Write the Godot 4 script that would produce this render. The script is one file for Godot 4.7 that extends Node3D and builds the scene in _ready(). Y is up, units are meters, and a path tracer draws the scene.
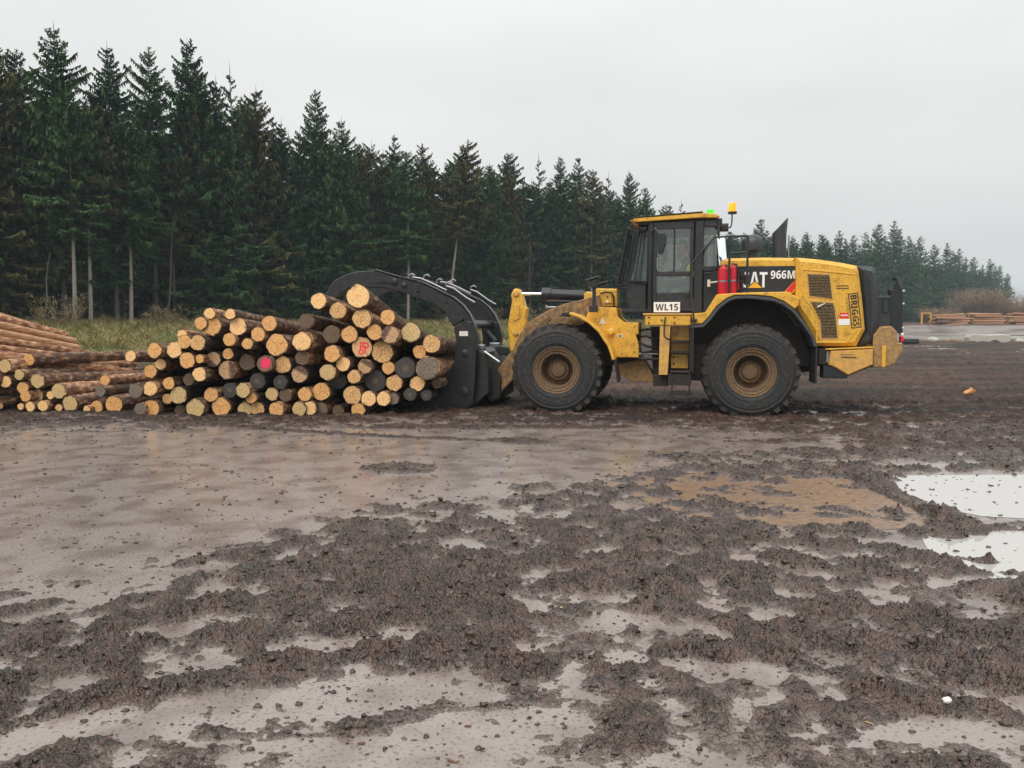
extends Node3D

const THETA := 0.19199          # heading of the machine and of the stacked logs, 11 degrees
const EYE := 1.7525
var rng := RandomNumberGenerator.new()
var used := {}
var M := {}
var N1 := FastNoiseLite.new()
var N2 := FastNoiseLite.new()
var N3 := FastNoiseLite.new()
var N4 := FastNoiseLite.new()
var C1 := FastNoiseLite.new()
var C2 := FastNoiseLite.new()
var C3 := FastNoiseLite.new()

# ------------------------------------------------------------------ mesh collecting
class MB:
	var v := PackedVector3Array()
	var n := PackedVector3Array()
	var uv := PackedVector2Array()
	var c := PackedColorArray()
	var xf := Transform3D()
	var col := Color.WHITE

	func tri(a: Vector3, b: Vector3, d: Vector3, na: Vector3, nb: Vector3, nd: Vector3, ua := Vector2.ZERO, ub := Vector2.ZERO, ud := Vector2.ZERO) -> void:
		var g := (b - a).cross(d - a)
		if g.dot(na + nb + nd) > 0.0:
			v.append(xf * a); v.append(xf * d); v.append(xf * b)
			n.append((xf.basis * na).normalized()); n.append((xf.basis * nd).normalized()); n.append((xf.basis * nb).normalized())
			uv.append(ua); uv.append(ud); uv.append(ub)
		else:
			v.append(xf * a); v.append(xf * b); v.append(xf * d)
			n.append((xf.basis * na).normalized()); n.append((xf.basis * nb).normalized()); n.append((xf.basis * nd).normalized())
			uv.append(ua); uv.append(ub); uv.append(ud)
		c.append(col); c.append(col); c.append(col)

	func quad(a: Vector3, b: Vector3, d: Vector3, e: Vector3, nn: Vector3) -> void:
		tri(a, b, d, nn, nn, nn)
		tri(a, d, e, nn, nn, nn)

	# outline in x, y drawn out from z0 to z1 with a chamfer; gentle bends of the outline are shaded smooth
	func prism(poly: PackedVector2Array, z0: float, z1: float, bev := 0.008) -> void:
		var p := poly
		if _area(p) < 0.0:
			p = poly.duplicate()
			p.reverse()
		var m := p.size()
		var nn := PackedVector2Array()
		for i in m:
			var e := p[(i + 1) % m] - p[i]
			nn.append(Vector2(e.y, -e.x).normalized())
		var ins := PackedVector2Array()
		for i in m:
			var a := nn[(i + m - 1) % m]
			var b := nn[i]
			var h := (a + b).normalized()
			ins.append(p[i] - h * bev / maxf(0.45, h.dot(b)))
		var tris := Geometry2D.triangulate_polygon(p)
		var f := Vector3(0, 0, 1)
		for k in range(0, tris.size(), 3):
			var a := ins[tris[k]]
			var b := ins[tris[k + 1]]
			var d := ins[tris[k + 2]]
			tri(Vector3(a.x, a.y, z1), Vector3(b.x, b.y, z1), Vector3(d.x, d.y, z1), f, f, f)
			tri(Vector3(a.x, a.y, z0), Vector3(b.x, b.y, z0), Vector3(d.x, d.y, z0), -f, -f, -f)
		for i in m:
			var j := (i + 1) % m
			var e := nn[i]
			var n0 := Vector3(e.x, e.y, 0)
			var na := n0
			var nb := n0
			var pa := nn[(i + m - 1) % m]
			var pb := nn[j]
			if pa.dot(e) > 0.8: na = Vector3(pa.x + e.x, pa.y + e.y, 0).normalized()
			if pb.dot(e) > 0.8: nb = Vector3(pb.x + e.x, pb.y + e.y, 0).normalized()
			var A := Vector3(p[i].x, p[i].y, z1 - bev)
			var B := Vector3(p[j].x, p[j].y, z1 - bev)
			var C := Vector3(p[j].x, p[j].y, z0 + bev)
			var D := Vector3(p[i].x, p[i].y, z0 + bev)
			tri(A, B, C, na, nb, nb)
			tri(A, C, D, na, nb, na)
			var q := (n0 + f).normalized()
			quad(Vector3(ins[i].x, ins[i].y, z1), Vector3(ins[j].x, ins[j].y, z1), B, A, q)
			q = (n0 - f).normalized()
			quad(Vector3(ins[i].x, ins[i].y, z0), Vector3(ins[j].x, ins[j].y, z0), C, D, q)

	func _area(p: PackedVector2Array) -> float:
		var s := 0.0
		for i in p.size():
			var j := (i + 1) % p.size()
			s += p[i].x * p[j].y - p[j].x * p[i].y
		return s

	func box(x0: float, x1: float, y0: float, y1: float, z0: float, z1: float, bev := 0.008) -> void:
		bev = minf(bev, 0.3 * minf(x1 - x0, minf(y1 - y0, z1 - z0)))
		prism(PackedVector2Array([Vector2(x0, y0), Vector2(x1, y0), Vector2(x1, y1), Vector2(x0, y1)]), z0, z1, bev)

	func tube(path: Array, r: float, sides := 8, r_end := -1.0, caps := true) -> void:
		var m := path.size()
		var rings := []
		var dirs := []
		var up := Vector3.UP
		for i in m:
			var a: Vector3 = path[maxi(i - 1, 0)]
			var b: Vector3 = path[mini(i + 1, m - 1)]
			var d := (b - a).normalized()
			if absf(d.dot(up)) > 0.95: up = Vector3.RIGHT if absf(d.x) < 0.9 else Vector3.BACK
			var s := d.cross(up).normalized()
			up = s.cross(d).normalized()
			var rr := r if r_end < 0 else lerpf(r, r_end, float(i) / (m - 1))
			var ring := []
			var rd := []
			for k in sides:
				var w := TAU * k / sides
				var q := s * cos(w) + up * sin(w)
				ring.append(path[i] + q * rr)
				rd.append(q)
			rings.append(ring)
			dirs.append(rd)
		for i in m - 1:
			for k in sides:
				var l := (k + 1) % sides
				tri(rings[i][k], rings[i][l], rings[i + 1][l], dirs[i][k], dirs[i][l], dirs[i + 1][l])
				tri(rings[i][k], rings[i + 1][l], rings[i + 1][k], dirs[i][k], dirs[i + 1][l], dirs[i + 1][k])
		if caps:
			for e in [0, m - 1]:
				var w0: Vector3 = (path[0] - path[1]).normalized() if e == 0 else (path[m - 1] - path[m - 2]).normalized()
				for k in sides:
					tri(path[e], rings[e][k], rings[e][(k + 1) % sides], w0, w0, w0)

	# profile of (radius, z) turned round the z axis; the profile runs with its outside on the right hand of its direction
	func lathe(prof: PackedVector2Array, segs := 32) -> void:
		var m := prof.size()
		for i in m - 1:
			var d := (prof[i + 1] - prof[i]).normalized()
			var nr := Vector2(d.y, -d.x)
			var na := nr
			var nb := nr
			if i > 0:
				var d0 := (prof[i] - prof[i - 1]).normalized()
				if d0.dot(d) > 0.75: na = (nr + Vector2(d0.y, -d0.x)).normalized()
			if i < m - 2:
				var d1 := (prof[i + 2] - prof[i + 1]).normalized()
				if d1.dot(d) > 0.75: nb = (nr + Vector2(d1.y, -d1.x)).normalized()
			for k in segs:
				var w0 := TAU * k / segs
				var w1 := TAU * (k + 1) / segs
				var e0 := Vector2(cos(w0), sin(w0))
				var e1 := Vector2(cos(w1), sin(w1))
				var A := Vector3(prof[i].x * e0.x, prof[i].x * e0.y, prof[i].y)
				var B := Vector3(prof[i].x * e1.x, prof[i].x * e1.y, prof[i].y)
				var C := Vector3(prof[i + 1].x * e1.x, prof[i + 1].x * e1.y, prof[i + 1].y)
				var D := Vector3(prof[i + 1].x * e0.x, prof[i + 1].x * e0.y, prof[i + 1].y)
				var n0 := Vector3(na.x * e0.x, na.x * e0.y, na.y)
				var n1 := Vector3(na.x * e1.x, na.x * e1.y, na.y)
				var n2 := Vector3(nb.x * e1.x, nb.x * e1.y, nb.y)
				var n3 := Vector3(nb.x * e0.x, nb.x * e0.y, nb.y)
				if prof[i].x > 1e-4: tri(A, B, C, n0, n1, n2)
				if prof[i + 1].x > 1e-4: tri(A, C, D, n0, n2, n3)

	func mesh() -> ArrayMesh:
		var arr := []
		arr.resize(Mesh.ARRAY_MAX)
		arr[Mesh.ARRAY_VERTEX] = v
		arr[Mesh.ARRAY_NORMAL] = n
		arr[Mesh.ARRAY_TEX_UV] = uv
		arr[Mesh.ARRAY_COLOR] = c
		var am := ArrayMesh.new()
		am.add_surface_from_arrays(Mesh.PRIMITIVE_TRIANGLES, arr)
		return am


func pv(a: Array) -> PackedVector2Array:
	var p := PackedVector2Array()
	for i in range(0, a.size(), 2):
		p.append(Vector2(a[i], a[i + 1]))
	return p


# ------------------------------------------------------------------ naming
func numbered(called: String) -> String:
	if not used.has(called):
		used[called] = 0
		return called
	used[called] += 1
	return "%s_%03d" % [called, used[called]]


func put(called: String, mesh: Mesh, mat: Material, parent: Node = null) -> MeshInstance3D:
	var o := MeshInstance3D.new()
	o.mesh = mesh
	if mat: o.material_override = mat
	if parent == null:
		o.name = numbered(called)
		add_child(o)
	else:
		o.name = part_name(called, parent)
		parent.add_child(o, true)
	return o


func part_name(called: String, parent: Node) -> String:
	var counts: Dictionary = parent.get_meta("_n", {})
	var k: int = counts.get(called, 0)
	counts[called] = k + 1
	parent.set_meta("_n", counts)
	return called if k == 0 else "%s_%03d" % [called, k]


func obj(called: String, b: MB, mat: Material, parent: Node = null) -> MeshInstance3D:
	return put(called, b.mesh(), mat, parent)


func node(called: String, parent: Node = null, at := Vector3.ZERO) -> Node3D:
	var o := Node3D.new()
	o.position = at
	if parent == null:
		o.name = numbered(called)
		add_child(o)
	else:
		o.name = part_name(called, parent)
		parent.add_child(o, true)
	return o


func tag(o: Node, label: String, category: String, group := "") -> Node:
	o.set_meta("label", label)
	o.set_meta("category", category)
	if group: o.set_meta("group", group)
	return o


func setting(o: Node, label: String, category: String, kind := "structure") -> Node:
	o.set_meta("label", label)
	o.set_meta("category", category)
	o.set_meta("kind", kind)
	return o


func strip_counts(n: Node) -> void:
	if n.has_meta("_n"): n.remove_meta("_n")
	for k in n.get_children(): strip_counts(k)


# ------------------------------------------------------------------ materials
func noise_tex(seed_: int, freq: float, ramp: Array, octaves := 4, size := 512, as_normal := false, kind := FastNoiseLite.TYPE_SIMPLEX_SMOOTH) -> NoiseTexture2D:
	var f := FastNoiseLite.new()
	f.seed = seed_
	f.noise_type = kind
	f.frequency = freq
	f.fractal_octaves = octaves
	var t := NoiseTexture2D.new()
	t.width = size
	t.height = size
	t.seamless = true
	t.noise = f
	if as_normal:
		t.as_normal_map = true
		t.bump_strength = 6.0
	elif ramp.size():
		var g := Gradient.new()
		var off := PackedFloat32Array()
		var cols := PackedColorArray()
		for r in ramp:
			off.append(r[0])
			var c: Color = r[1]
			cols.append(c.linear_to_srgb())
		g.offsets = off
		g.colors = cols
		t.color_ramp = g
	return t


func mat(called: String, c: Color, rough := 0.6, metal := 0.0) -> StandardMaterial3D:
	if M.has(called): return M[called]
	var m := StandardMaterial3D.new()
	m.resource_name = called
	m.albedo_color = c.linear_to_srgb()
	m.roughness = rough
	m.metallic = metal
	M[called] = m
	return m


func tex(m: StandardMaterial3D, albedo: Texture2D, scale: float, world := false) -> StandardMaterial3D:
	m.albedo_texture = albedo
	m.uv1_triplanar = true
	m.uv1_world_triplanar = world
	m.uv1_scale = Vector3.ONE * scale
	return m


func relief(m: StandardMaterial3D, t: Texture2D, cm: float) -> StandardMaterial3D:
	m.heightmap_enabled = true
	m.heightmap_texture = t
	m.heightmap_scale = cm
	return m


# fine specks of bark and grit over a material's own colour
func grit(m: StandardMaterial3D, t: Texture2D, scale: float) -> void:
	m.detail_enabled = true
	m.detail_albedo = t
	m.detail_blend_mode = BaseMaterial3D.BLEND_MODE_MUL
	m.detail_uv_layer = BaseMaterial3D.DETAIL_UV_2
	m.uv2_triplanar = true
	m.uv2_world_triplanar = true
	m.uv2_scale = Vector3.ONE * scale


func build_materials() -> void:
	var W := Color(1, 1, 1)
	var grain := noise_tex(11, 0.05, [], 5)
	var lumps := noise_tex(12, 0.02, [], 5)
	# machine paint: dust and dried splashes are part of the paint's colour
	var dust := noise_tex(3, 0.012, [[0.0, W], [0.5, Color(0.96, 0.96, 0.96)], [0.68, Color(0.88, 0.86, 0.84)], [0.8, Color(0.70, 0.66, 0.62)], [1.0, Color(0.5, 0.45, 0.42)]], 6)
	var m := mat("yellow_paint", Color(0.82, 0.45, 0.045), 0.38)
	tex(m, dust, 0.55)
	relief(m, lumps, 0.08)
	m.clearcoat_enabled = true
	m.clearcoat = 0.25
	m.clearcoat_roughness = 0.3
	var grime := noise_tex(4, 0.02, [[0.0, Color(0.24, 0.145, 0.065)], [0.4, Color(0.32, 0.19, 0.08)], [0.6, Color(0.38, 0.225, 0.085)], [1.0, Color(0.47, 0.27, 0.08)]], 6)
	grit(m, noise_tex(43, 0.05, [[0.0, W], [0.60, W], [0.70, Color(0.80, 0.77, 0.82)], [0.80, Color(0.5, 0.48, 0.7)], [1.0, Color(0.3, 0.3, 0.5)]], 7), 0.8)
	m = mat("muddy_paint", W, 0.7)
	tex(m, grime, 0.9)
	relief(m, lumps, 0.6)
	m = mat("dull_paint", Color(1.3, 1.25, 1.2), 0.6)
	tex(m, noise_tex(5, 0.02, [[0.0, Color(0.38, 0.225, 0.085)], [0.45, Color(0.45, 0.26, 0.075)], [0.6, Color(0.50, 0.285, 0.065)], [1.0, Color(0.55, 0.31, 0.06)]], 6), 0.7)
	m = mat("arm_paint", W, 0.75)
	tex(m, noise_tex(16, 0.02, [[0.0, Color(0.13, 0.08, 0.045)], [0.4, Color(0.20, 0.12, 0.06)], [0.6, Color(0.27, 0.16, 0.07)], [0.85, Color(0.36, 0.21, 0.07)], [1.0, Color(0.48, 0.27, 0.06)]], 6), 0.8)
	relief(m, lumps, 0.8)
	m = mat("black_paint", Color(0.018, 0.02, 0.023), 0.42)
	var soot := noise_tex(6, 0.02, [[0.0, Color(0.016, 0.017, 0.019)], [0.6, Color(0.023, 0.024, 0.026)], [0.8, Color(0.034, 0.033, 0.032)], [1.0, Color(0.05, 0.047, 0.043)]], 6)
	m = mat("grapple_steel", W, 0.36)
	tex(m, noise_tex(8, 0.02, [[0.0, Color(0.014, 0.015, 0.017)], [0.55, Color(0.019, 0.020, 0.022)], [0.75, Color(0.032, 0.029, 0.026)], [1.0, Color(0.06, 0.048, 0.038)]], 6), 0.6)
	relief(m, lumps, 0.12)
	m = mat("cab_paint", W, 0.45)
	tex(m, soot, 0.7)
	m = mat("tyre_rubber", W, 0.75)
	tex(m, noise_tex(7, 0.02, [[0.0, Color(0.016, 0.016, 0.017)], [0.55, Color(0.023, 0.023, 0.024)], [0.68, Color(0.036, 0.032, 0.029)], [0.8, Color(0.06, 0.046, 0.037)], [1.0, Color(0.10, 0.072, 0.052)]], 6), 1.3)
	relief(m, grain, 0.3)
	m = mat("tread_mud", W, 0.8)
	tex(m, noise_tex(17, 0.03, [[0.0, Color(0.02, 0.019, 0.018)], [0.45, Color(0.035, 0.029, 0.025)], [0.65, Color(0.065, 0.046, 0.036)], [1.0, Color(0.11, 0.08, 0.06)]], 6), 1.6)
	relief(m, grain, 1.0)
	m = mat("rim_mud", W, 0.75)
	tex(m, noise_tex(9, 0.03, [[0.0, Color(0.06, 0.036, 0.022)], [0.45, Color(0.12, 0.072, 0.04)], [0.6, Color(0.21, 0.125, 0.06)], [0.75, Color(0.36, 0.22, 0.10)], [1.0, Color(0.42, 0.27, 0.13)]], 6), 2.2)
	relief(m, grain, 0.8)
	m = mat("chrome", Color(0.8, 0.8, 0.8), 0.15, 1.0)
	m = mat("bare_steel", Color(0.36, 0.36, 0.37), 0.4, 0.9)
	m = mat("rubber", Color(0.02, 0.02, 0.02), 0.7)
	m = mat("grey_rubber", Color(0.055, 0.057, 0.06), 0.6)
	m = mat("rear_plastic", Color(0.035, 0.038, 0.042), 0.4)
	m = mat("red_paint", Color(0.58, 0.015, 0.03), 0.3)
	m = mat("red_decal", Color(0.75, 0.02, 0.03), 0.4)
	m = mat("decal_black", Color(0.022, 0.022, 0.024), 0.4)
	m = mat("white_decal", Color(0.85, 0.85, 0.83), 0.45)
	m = mat("ink", Color(0.02, 0.02, 0.02), 0.6)
	m = mat("faint_ink", Color(0.22, 0.13, 0.04), 0.7)
	m = mat("decal_yellow", Color(0.85, 0.45, 0.01), 0.4)
	m = mat("pale_label", Color(0.7, 0.68, 0.58), 0.5)
	m = mat("dark_hollow", Color(0.015, 0.012, 0.01), 0.9)
	tex(mat("dark_iron", W, 0.8), noise_tex(15, 0.03, [[0.0, Color(0.012, 0.010, 0.009)], [0.6, Color(0.03, 0.022, 0.016)], [1.0, Color(0.08, 0.05, 0.03)]], 5), 1.0)
	m = mat("mesh_dirt", W, 0.9)
	tex(m, noise_tex(10, 0.06, [[0.0, Color(0.05, 0.03, 0.015)], [0.5, Color(0.12, 0.075, 0.03)], [0.68, Color(0.22, 0.14, 0.06)], [0.8, Color(0.5, 0.38, 0.2)], [1.0, Color(0.6, 0.5, 0.3)]], 5), 1.6)
	relief(m, grain, 1.2)
	m = mat("glass", Color(0.52, 0.66, 0.60), 0.04)
	m.transparency = BaseMaterial3D.TRANSPARENCY_ALPHA
	m.albedo_color.a = 0.07
	m = mat("clear_glass", Color(0.45, 0.55, 0.52), 0.04)
	m.transparency = BaseMaterial3D.TRANSPARENCY_ALPHA
	m.albedo_color.a = 0.08
	m = mat("mirror", Color(0.85, 0.9, 0.9), 0.06, 1.0)
	m = mat("orange_lens", Color(0.9, 0.25, 0.0), 0.2)
	m.emission_enabled = true
	m.emission = Color(1.0, 0.42, 0.02).linear_to_srgb()
	m.emission_energy_multiplier = 0.75
	m = mat("green_lens", Color(0.05, 0.6, 0.03), 0.2)
	m.emission_enabled = true
	m.emission = Color(0.05, 0.75, 0.04).linear_to_srgb()
	m.emission_energy_multiplier = 0.45
	# timber
	for k in 3:
		var a: Array = [[[0.0, Color(0.035, 0.018, 0.012)], [0.42, Color(0.075, 0.036, 0.02)], [0.55, Color(0.14, 0.068, 0.035)], [0.68, Color(0.24, 0.13, 0.07)], [0.8, Color(0.42, 0.27, 0.16)], [1.0, Color(0.5, 0.36, 0.24)]],
			[[0.0, Color(0.08, 0.035, 0.018)], [0.36, Color(0.15, 0.062, 0.03)], [0.5, Color(0.32, 0.14, 0.062)], [0.64, Color(0.46, 0.235, 0.115)], [0.75, Color(0.60, 0.40, 0.25)], [1.0, Color(0.66, 0.5, 0.34)]],
			[[0.0, Color(0.016, 0.011, 0.009)], [0.5, Color(0.035, 0.022, 0.017)], [0.75, Color(0.07, 0.042, 0.03)], [1.0, Color(0.15, 0.09, 0.06)]]][k]
		m = mat(["bark", "red_bark", "dark_bark"][k], W, 0.85)
		tex(m, noise_tex(20 + k, 0.016, a, 6), 1.1, true)
		relief(m, lumps, 1.6)
		m.uv1_scale = Vector3(1.2, 1.2, 0.4)
	m = mat("peeled_bark", W, 0.7)
	tex(m, noise_tex(26, 0.03, [[0.0, Color(0.16, 0.07, 0.035)], [0.38, Color(0.30, 0.135, 0.06)], [0.5, Color(0.42, 0.21, 0.095)], [0.65, Color(0.50, 0.28, 0.14)], [1.0, Color(0.6, 0.4, 0.24)]], 6), 1.5, true)
	m.uv1_scale = Vector3(1.8, 1.8, 0.14)
	relief(m, lumps, 0.6)
	m = mat("trunk_bark", W, 0.9)
	tex(m, noise_tex(24, 0.03, [[0.0, Color(0.05, 0.04, 0.032)], [0.5, Color(0.10, 0.082, 0.066)], [1.0, Color(0.2, 0.17, 0.14)]], 5), 1.0)
	m = mat("pale_trunk_bark", W, 0.9)
	tex(m, noise_tex(25, 0.03, [[0.0, Color(0.1, 0.085, 0.07)], [0.5, Color(0.27, 0.24, 0.2)], [1.0, Color(0.48, 0.44, 0.38)]], 5), 1.0)
	for k in 4:
		m = mat("needles_%d" % k, [Color(0.066, 0.124, 0.036), Color(0.048, 0.108, 0.042), Color(0.122, 0.118, 0.040), Color(0.076, 0.148, 0.048)][k], 0.75)
		m.vertex_color_use_as_albedo = true
		m.backlight_enabled = true
		m.backlight = Color(0.35, 0.35, 0.35)
		m.specular_mode = BaseMaterial3D.SPECULAR_SCHLICK_GGX
		m.metallic_specular = 0.25
	m = mat("grass_blades", Color(0.38, 0.32, 0.15), 0.8)
	m.vertex_color_use_as_albedo = true
	m.backlight_enabled = true
	m.backlight = Color(0.5, 0.5, 0.4)
	m = mat("shrub_leaf", Color(0.18, 0.17, 0.06), 0.8)
	m.vertex_color_use_as_albedo = true
	m = mat("bare_twigs", Color(0.30, 0.20, 0.12), 0.9)
	m.vertex_color_use_as_albedo = true
	# ground
	m = mat("mud", W, 0.27)
	m.vertex_color_use_as_albedo = true
	m.metallic_specular = 0.55
	tex(m, noise_tex(30, 0.02, [[0.0, Color(0.55, 0.55, 0.55)], [0.5, Color(0.95, 0.95, 0.95)], [1.0, Color(1, 1, 1)]], 6), 1.7, true)
	relief(m, noise_tex(31, 0.03, [], 6), 3.2)
	grit(m, noise_tex(42, 0.13, [[0.0, Color(0.35, 0.3, 0.28)], [0.36, Color(0.7, 0.66, 0.64)], [0.5, W], [0.66, W], [0.74, Color(1.5, 1.35, 1.25)], [1.0, Color(1.9, 1.6, 1.4)]], 4), 0.8)
	m = M.mud.duplicate()
	m.resource_name = "damp_mud"
	M.damp_mud = m
	m.roughness = 0.46
	m.metallic_specular = 0.42
	m = mat("dry_mud", W, 0.72)
	m.vertex_color_use_as_albedo = true
	m.metallic_specular = 0.3
	tex(m, noise_tex(30, 0.02, [[0.0, Color(0.55, 0.55, 0.55)], [0.5, Color(0.95, 0.95, 0.95)], [1.0, Color(1, 1, 1)]], 6), 0.7, true)
	relief(m, noise_tex(31, 0.03, [], 6), 5.0)
	m = mat("clod_mud", W, 0.35)
	m.vertex_color_use_as_albedo = true
	m = mat("slurry", Color(0.25, 0.208, 0.188), 0.24)
	m.metallic_specular = 1.0
	tex(m, noise_tex(32, 0.012, [[0.0, Color(0.5, 0.44, 0.40)], [0.33, Color(0.72, 0.67, 0.64)], [0.5, Color(0.92, 0.90, 0.88)], [0.62, Color(1, 1, 1)], [1.0, Color(1, 1, 1)]], 8), 0.25, true)
	relief(m, noise_tex(33, 0.03, [], 7), 0.14)
	grit(m, noise_tex(41, 0.16, [[0.0, W], [0.62, W], [0.74, Color(0.62, 0.55, 0.5)], [0.84, Color(0.35, 0.28, 0.24)], [1.0, Color(0.2, 0.15, 0.12)]], 3), 0.43)
	m = mat("puddle_water", Color(0.44, 0.42, 0.40), 0.05)  # pale base colour paints in part of the sky's reflection
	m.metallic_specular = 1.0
	m = mat("clay_water", Color(0.25, 0.165, 0.105), 0.3)
	tex(m, noise_tex(34, 0.02, [[0.0, Color(0.5, 0.45, 0.42)], [0.5, Color(0.85, 0.8, 0.78)], [1.0, W]], 6), 0.8, true)
	relief(m, noise_tex(35, 0.03, [], 5), 0.5)
	m = mat("chips", W, 0.8)
	m.vertex_color_use_as_albedo = true
	m = mat("stone", W, 0.85)
	tex(m, noise_tex(36, 0.04, [[0.0, Color(0.25, 0.24, 0.2)], [0.5, Color(0.45, 0.43, 0.37)], [1.0, Color(0.62, 0.6, 0.54)]], 6), 1.0)
	relief(m, lumps, 2.0)
	m = mat("white_stone", Color(0.75, 0.73, 0.66), 0.6)
	m = mat("wood_chunk", Color(0.55, 0.26, 0.09), 0.8)
	m = mat("plank_wood", Color(0.36, 0.25, 0.12), 0.8)
	m = mat("skin", Color(0.45, 0.24, 0.17), 0.55)
	m = mat("clothing", W, 0.8)
	m.vertex_color_use_as_albedo = true


# growth rings, cracks, mud: the picture on a sawn end
func end_texture(kind: int) -> ImageTexture:
	var S := 128
	var im := Image.create(S, S, false, Image.FORMAT_RGB8)
	var f := FastNoiseLite.new()
	f.seed = 100 + kind
	f.frequency = 0.03
	f.fractal_octaves = 4
	var g := FastNoiseLite.new()
	g.seed = 200 + kind
	g.frequency = 0.09
	g.fractal_octaves = 3
	var base: Color = [Color(0.72, 0.385, 0.135), Color(0.86, 0.53, 0.23), Color(0.72, 0.42, 0.17), Color(0.60, 0.42, 0.19), Color(0.20, 0.16, 0.12), Color(0.048, 0.042, 0.037), Color(0.16, 0.10, 0.055), Color(0.22, 0.14, 0.09), Color(0.72, 0.42, 0.19), Color(0.56, 0.35, 0.18)][kind]
	var spot: float = [0.46, 0.52, 0.27, 0.34, 0.2, -0.1, 0.1, 0.1, 0.5, 0.22][kind]
	for y in S:
		for x in S:
			var p := Vector2(x - S * 0.5, y - S * 0.5) / (S * 0.5)
			var q := p + Vector2(f.get_noise_2d(x, y), f.get_noise_2d(x + 300, y)) * 0.10 - Vector2(0.06, 0.04)
			var r := q.length()
			var ring := 0.5 + 0.5 * sin(r * 46.0 + f.get_noise_2d(x * 0.5, y * 0.5) * 3.0)
			var c := base * (0.90 + 0.13 * ring)
			c = c.lerp(base * Color(1.0, 0.76, 0.58), clampf(0.55 - r, 0.0, 0.5) * 0.9)
			var w := f.get_noise_2d(x * 1.6 + 90, y * 1.6)
			c = c * (1.0 + 0.32 * w)
			if kind != 5:
				var s := g.get_noise_2d(x, y)
				if s > spot: c = c.lerp(Color(0.05, 0.035, 0.025), clampf((s - spot) * 7.0, 0.0, 0.85))
				var e := g.get_noise_2d(x * 0.6 + 500, y * 0.6) * 0.5 + (p.y * 0.7 + r * 0.5) * 0.9
				if e > 0.78: c = c.lerp(Color(0.07, 0.045, 0.03), clampf((e - 0.78) * 3.0, 0.0, 0.7))
			else:
				var s2 := g.get_noise_2d(x, y)
				if r < 0.28 + s2 * 0.3: c = c.lerp(Color(0.2, 0.13, 0.07), 0.5)
			var a := atan2(q.y, q.x)
			if kind in [0, 2, 9] and absf(sin(a * 1.5 + kind)) < 0.035 / maxf(r, 0.1) and r < 0.7 and f.get_noise_2d(x * 3, y) > -0.1:
				c = c * 0.35
			if kind == 7 and r + g.get_noise_2d(x, y) * 0.35 < 0.62 and p.y > -0.5:
				c = Color(0.86, 0.03, 0.11)
			if kind == 8:
				var red := absf(p.x + 0.14) < 0.07 and absf(p.y + 0.1) < 0.42 and p.y < 0.15
				red = red or (absf(p.y + 0.42) < 0.07 and p.x > -0.2 and p.x < 0.25)
				red = red or (absf(p.y + 0.06) < 0.08 and p.x > -0.2 and p.x < 0.42)
				red = red or (absf((p - Vector2(0.36, -0.16)).length() - 0.24) < 0.07)
				red = red or (absf((p - Vector2(-0.05, 0.42)).length() - 0.20) < 0.07)
				red = red or (absf(p.x - 0.32) < 0.07 and p.y > 0.1 and p.y < 0.58)
				if red: c = Color(0.85, 0.04, 0.06)
			if kind == 9 and p.x * 0.6 + p.y + g.get_noise_2d(x, y) * 0.3 > 0.25: c = Color(0.12, 0.065, 0.04) * (1.0 + w)
			c.r = clampf(c.r, 0.0, 0.95)
			c.g = clampf(c.g, 0.0, 0.95)
			c.b = clampf(c.b, 0.0, 0.95)
			c.a = 1.0
			im.set_pixel(x, y, c.linear_to_srgb())
	return ImageTexture.create_from_image(im)


# ------------------------------------------------------------------ ground shape
func sstep(a: float, b: float, x: float) -> float:
	var t := clampf((x - a) / (b - a), 0.0, 1.0)
	return t * t * (3.0 - 2.0 * t)


# metres in front of the edge of the wood
func before_wood(x: float, z: float) -> float:
	return (x + 30.0) * 0.7634 + (z + 45.5) * 0.6459


func terrain(x: float, z: float) -> float:
	var s := before_wood(x, z)
	var y := 1.15 * (1.0 - sstep(0.0, 16.0, s)) * (1.0 - 0.75 * sstep(15.0, 70.0, x))
	y += 0.95 * sstep(100.0, 136.0, -z) * sstep(10.0, 40.0, x)
	return y


func strip(x: float, z: float, z0: float, bend: float, xc: float, half: float, x0: float, x1: float) -> float:
	var q := absf(z - (z0 + bend * (x - xc) * (x - xc)))
	if q > half * 2.0: return 0.0
	var w := 1.0 - sstep(half * 0.4, half * 1.3, q)
	return w * sstep(x0 - 0.25, x0 + 0.25, x) * (1.0 - sstep(x1 - 0.25, x1 + 0.25, x))


func blob(x: float, z: float, cx: float, cz: float, rx: float, rz: float) -> float:
	var a := (x - cx) / rx
	var b := (z - cz) / rz
	var d := a * a + b * b
	return 0.0 if d > 2.2 else 1.0 - sstep(0.45, 1.5, d)


func lake_near(x: float) -> float:
	if x < -2.7: return -4.3
	if x < -2.2: return lerpf(-4.4, -5.4, (x + 2.7) / 0.5)
	if x < -1.0: return lerpf(-5.4, -7.1, (x + 2.2) / 1.2)
	if x < 0.4: return lerpf(-7.1, -8.9, (x + 1.0) / 1.4)
	if x < 2.2: return lerpf(-8.9, -11.8, (x - 0.4) / 1.8)
	return -11.8 - (x - 2.2) * 2.0


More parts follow.
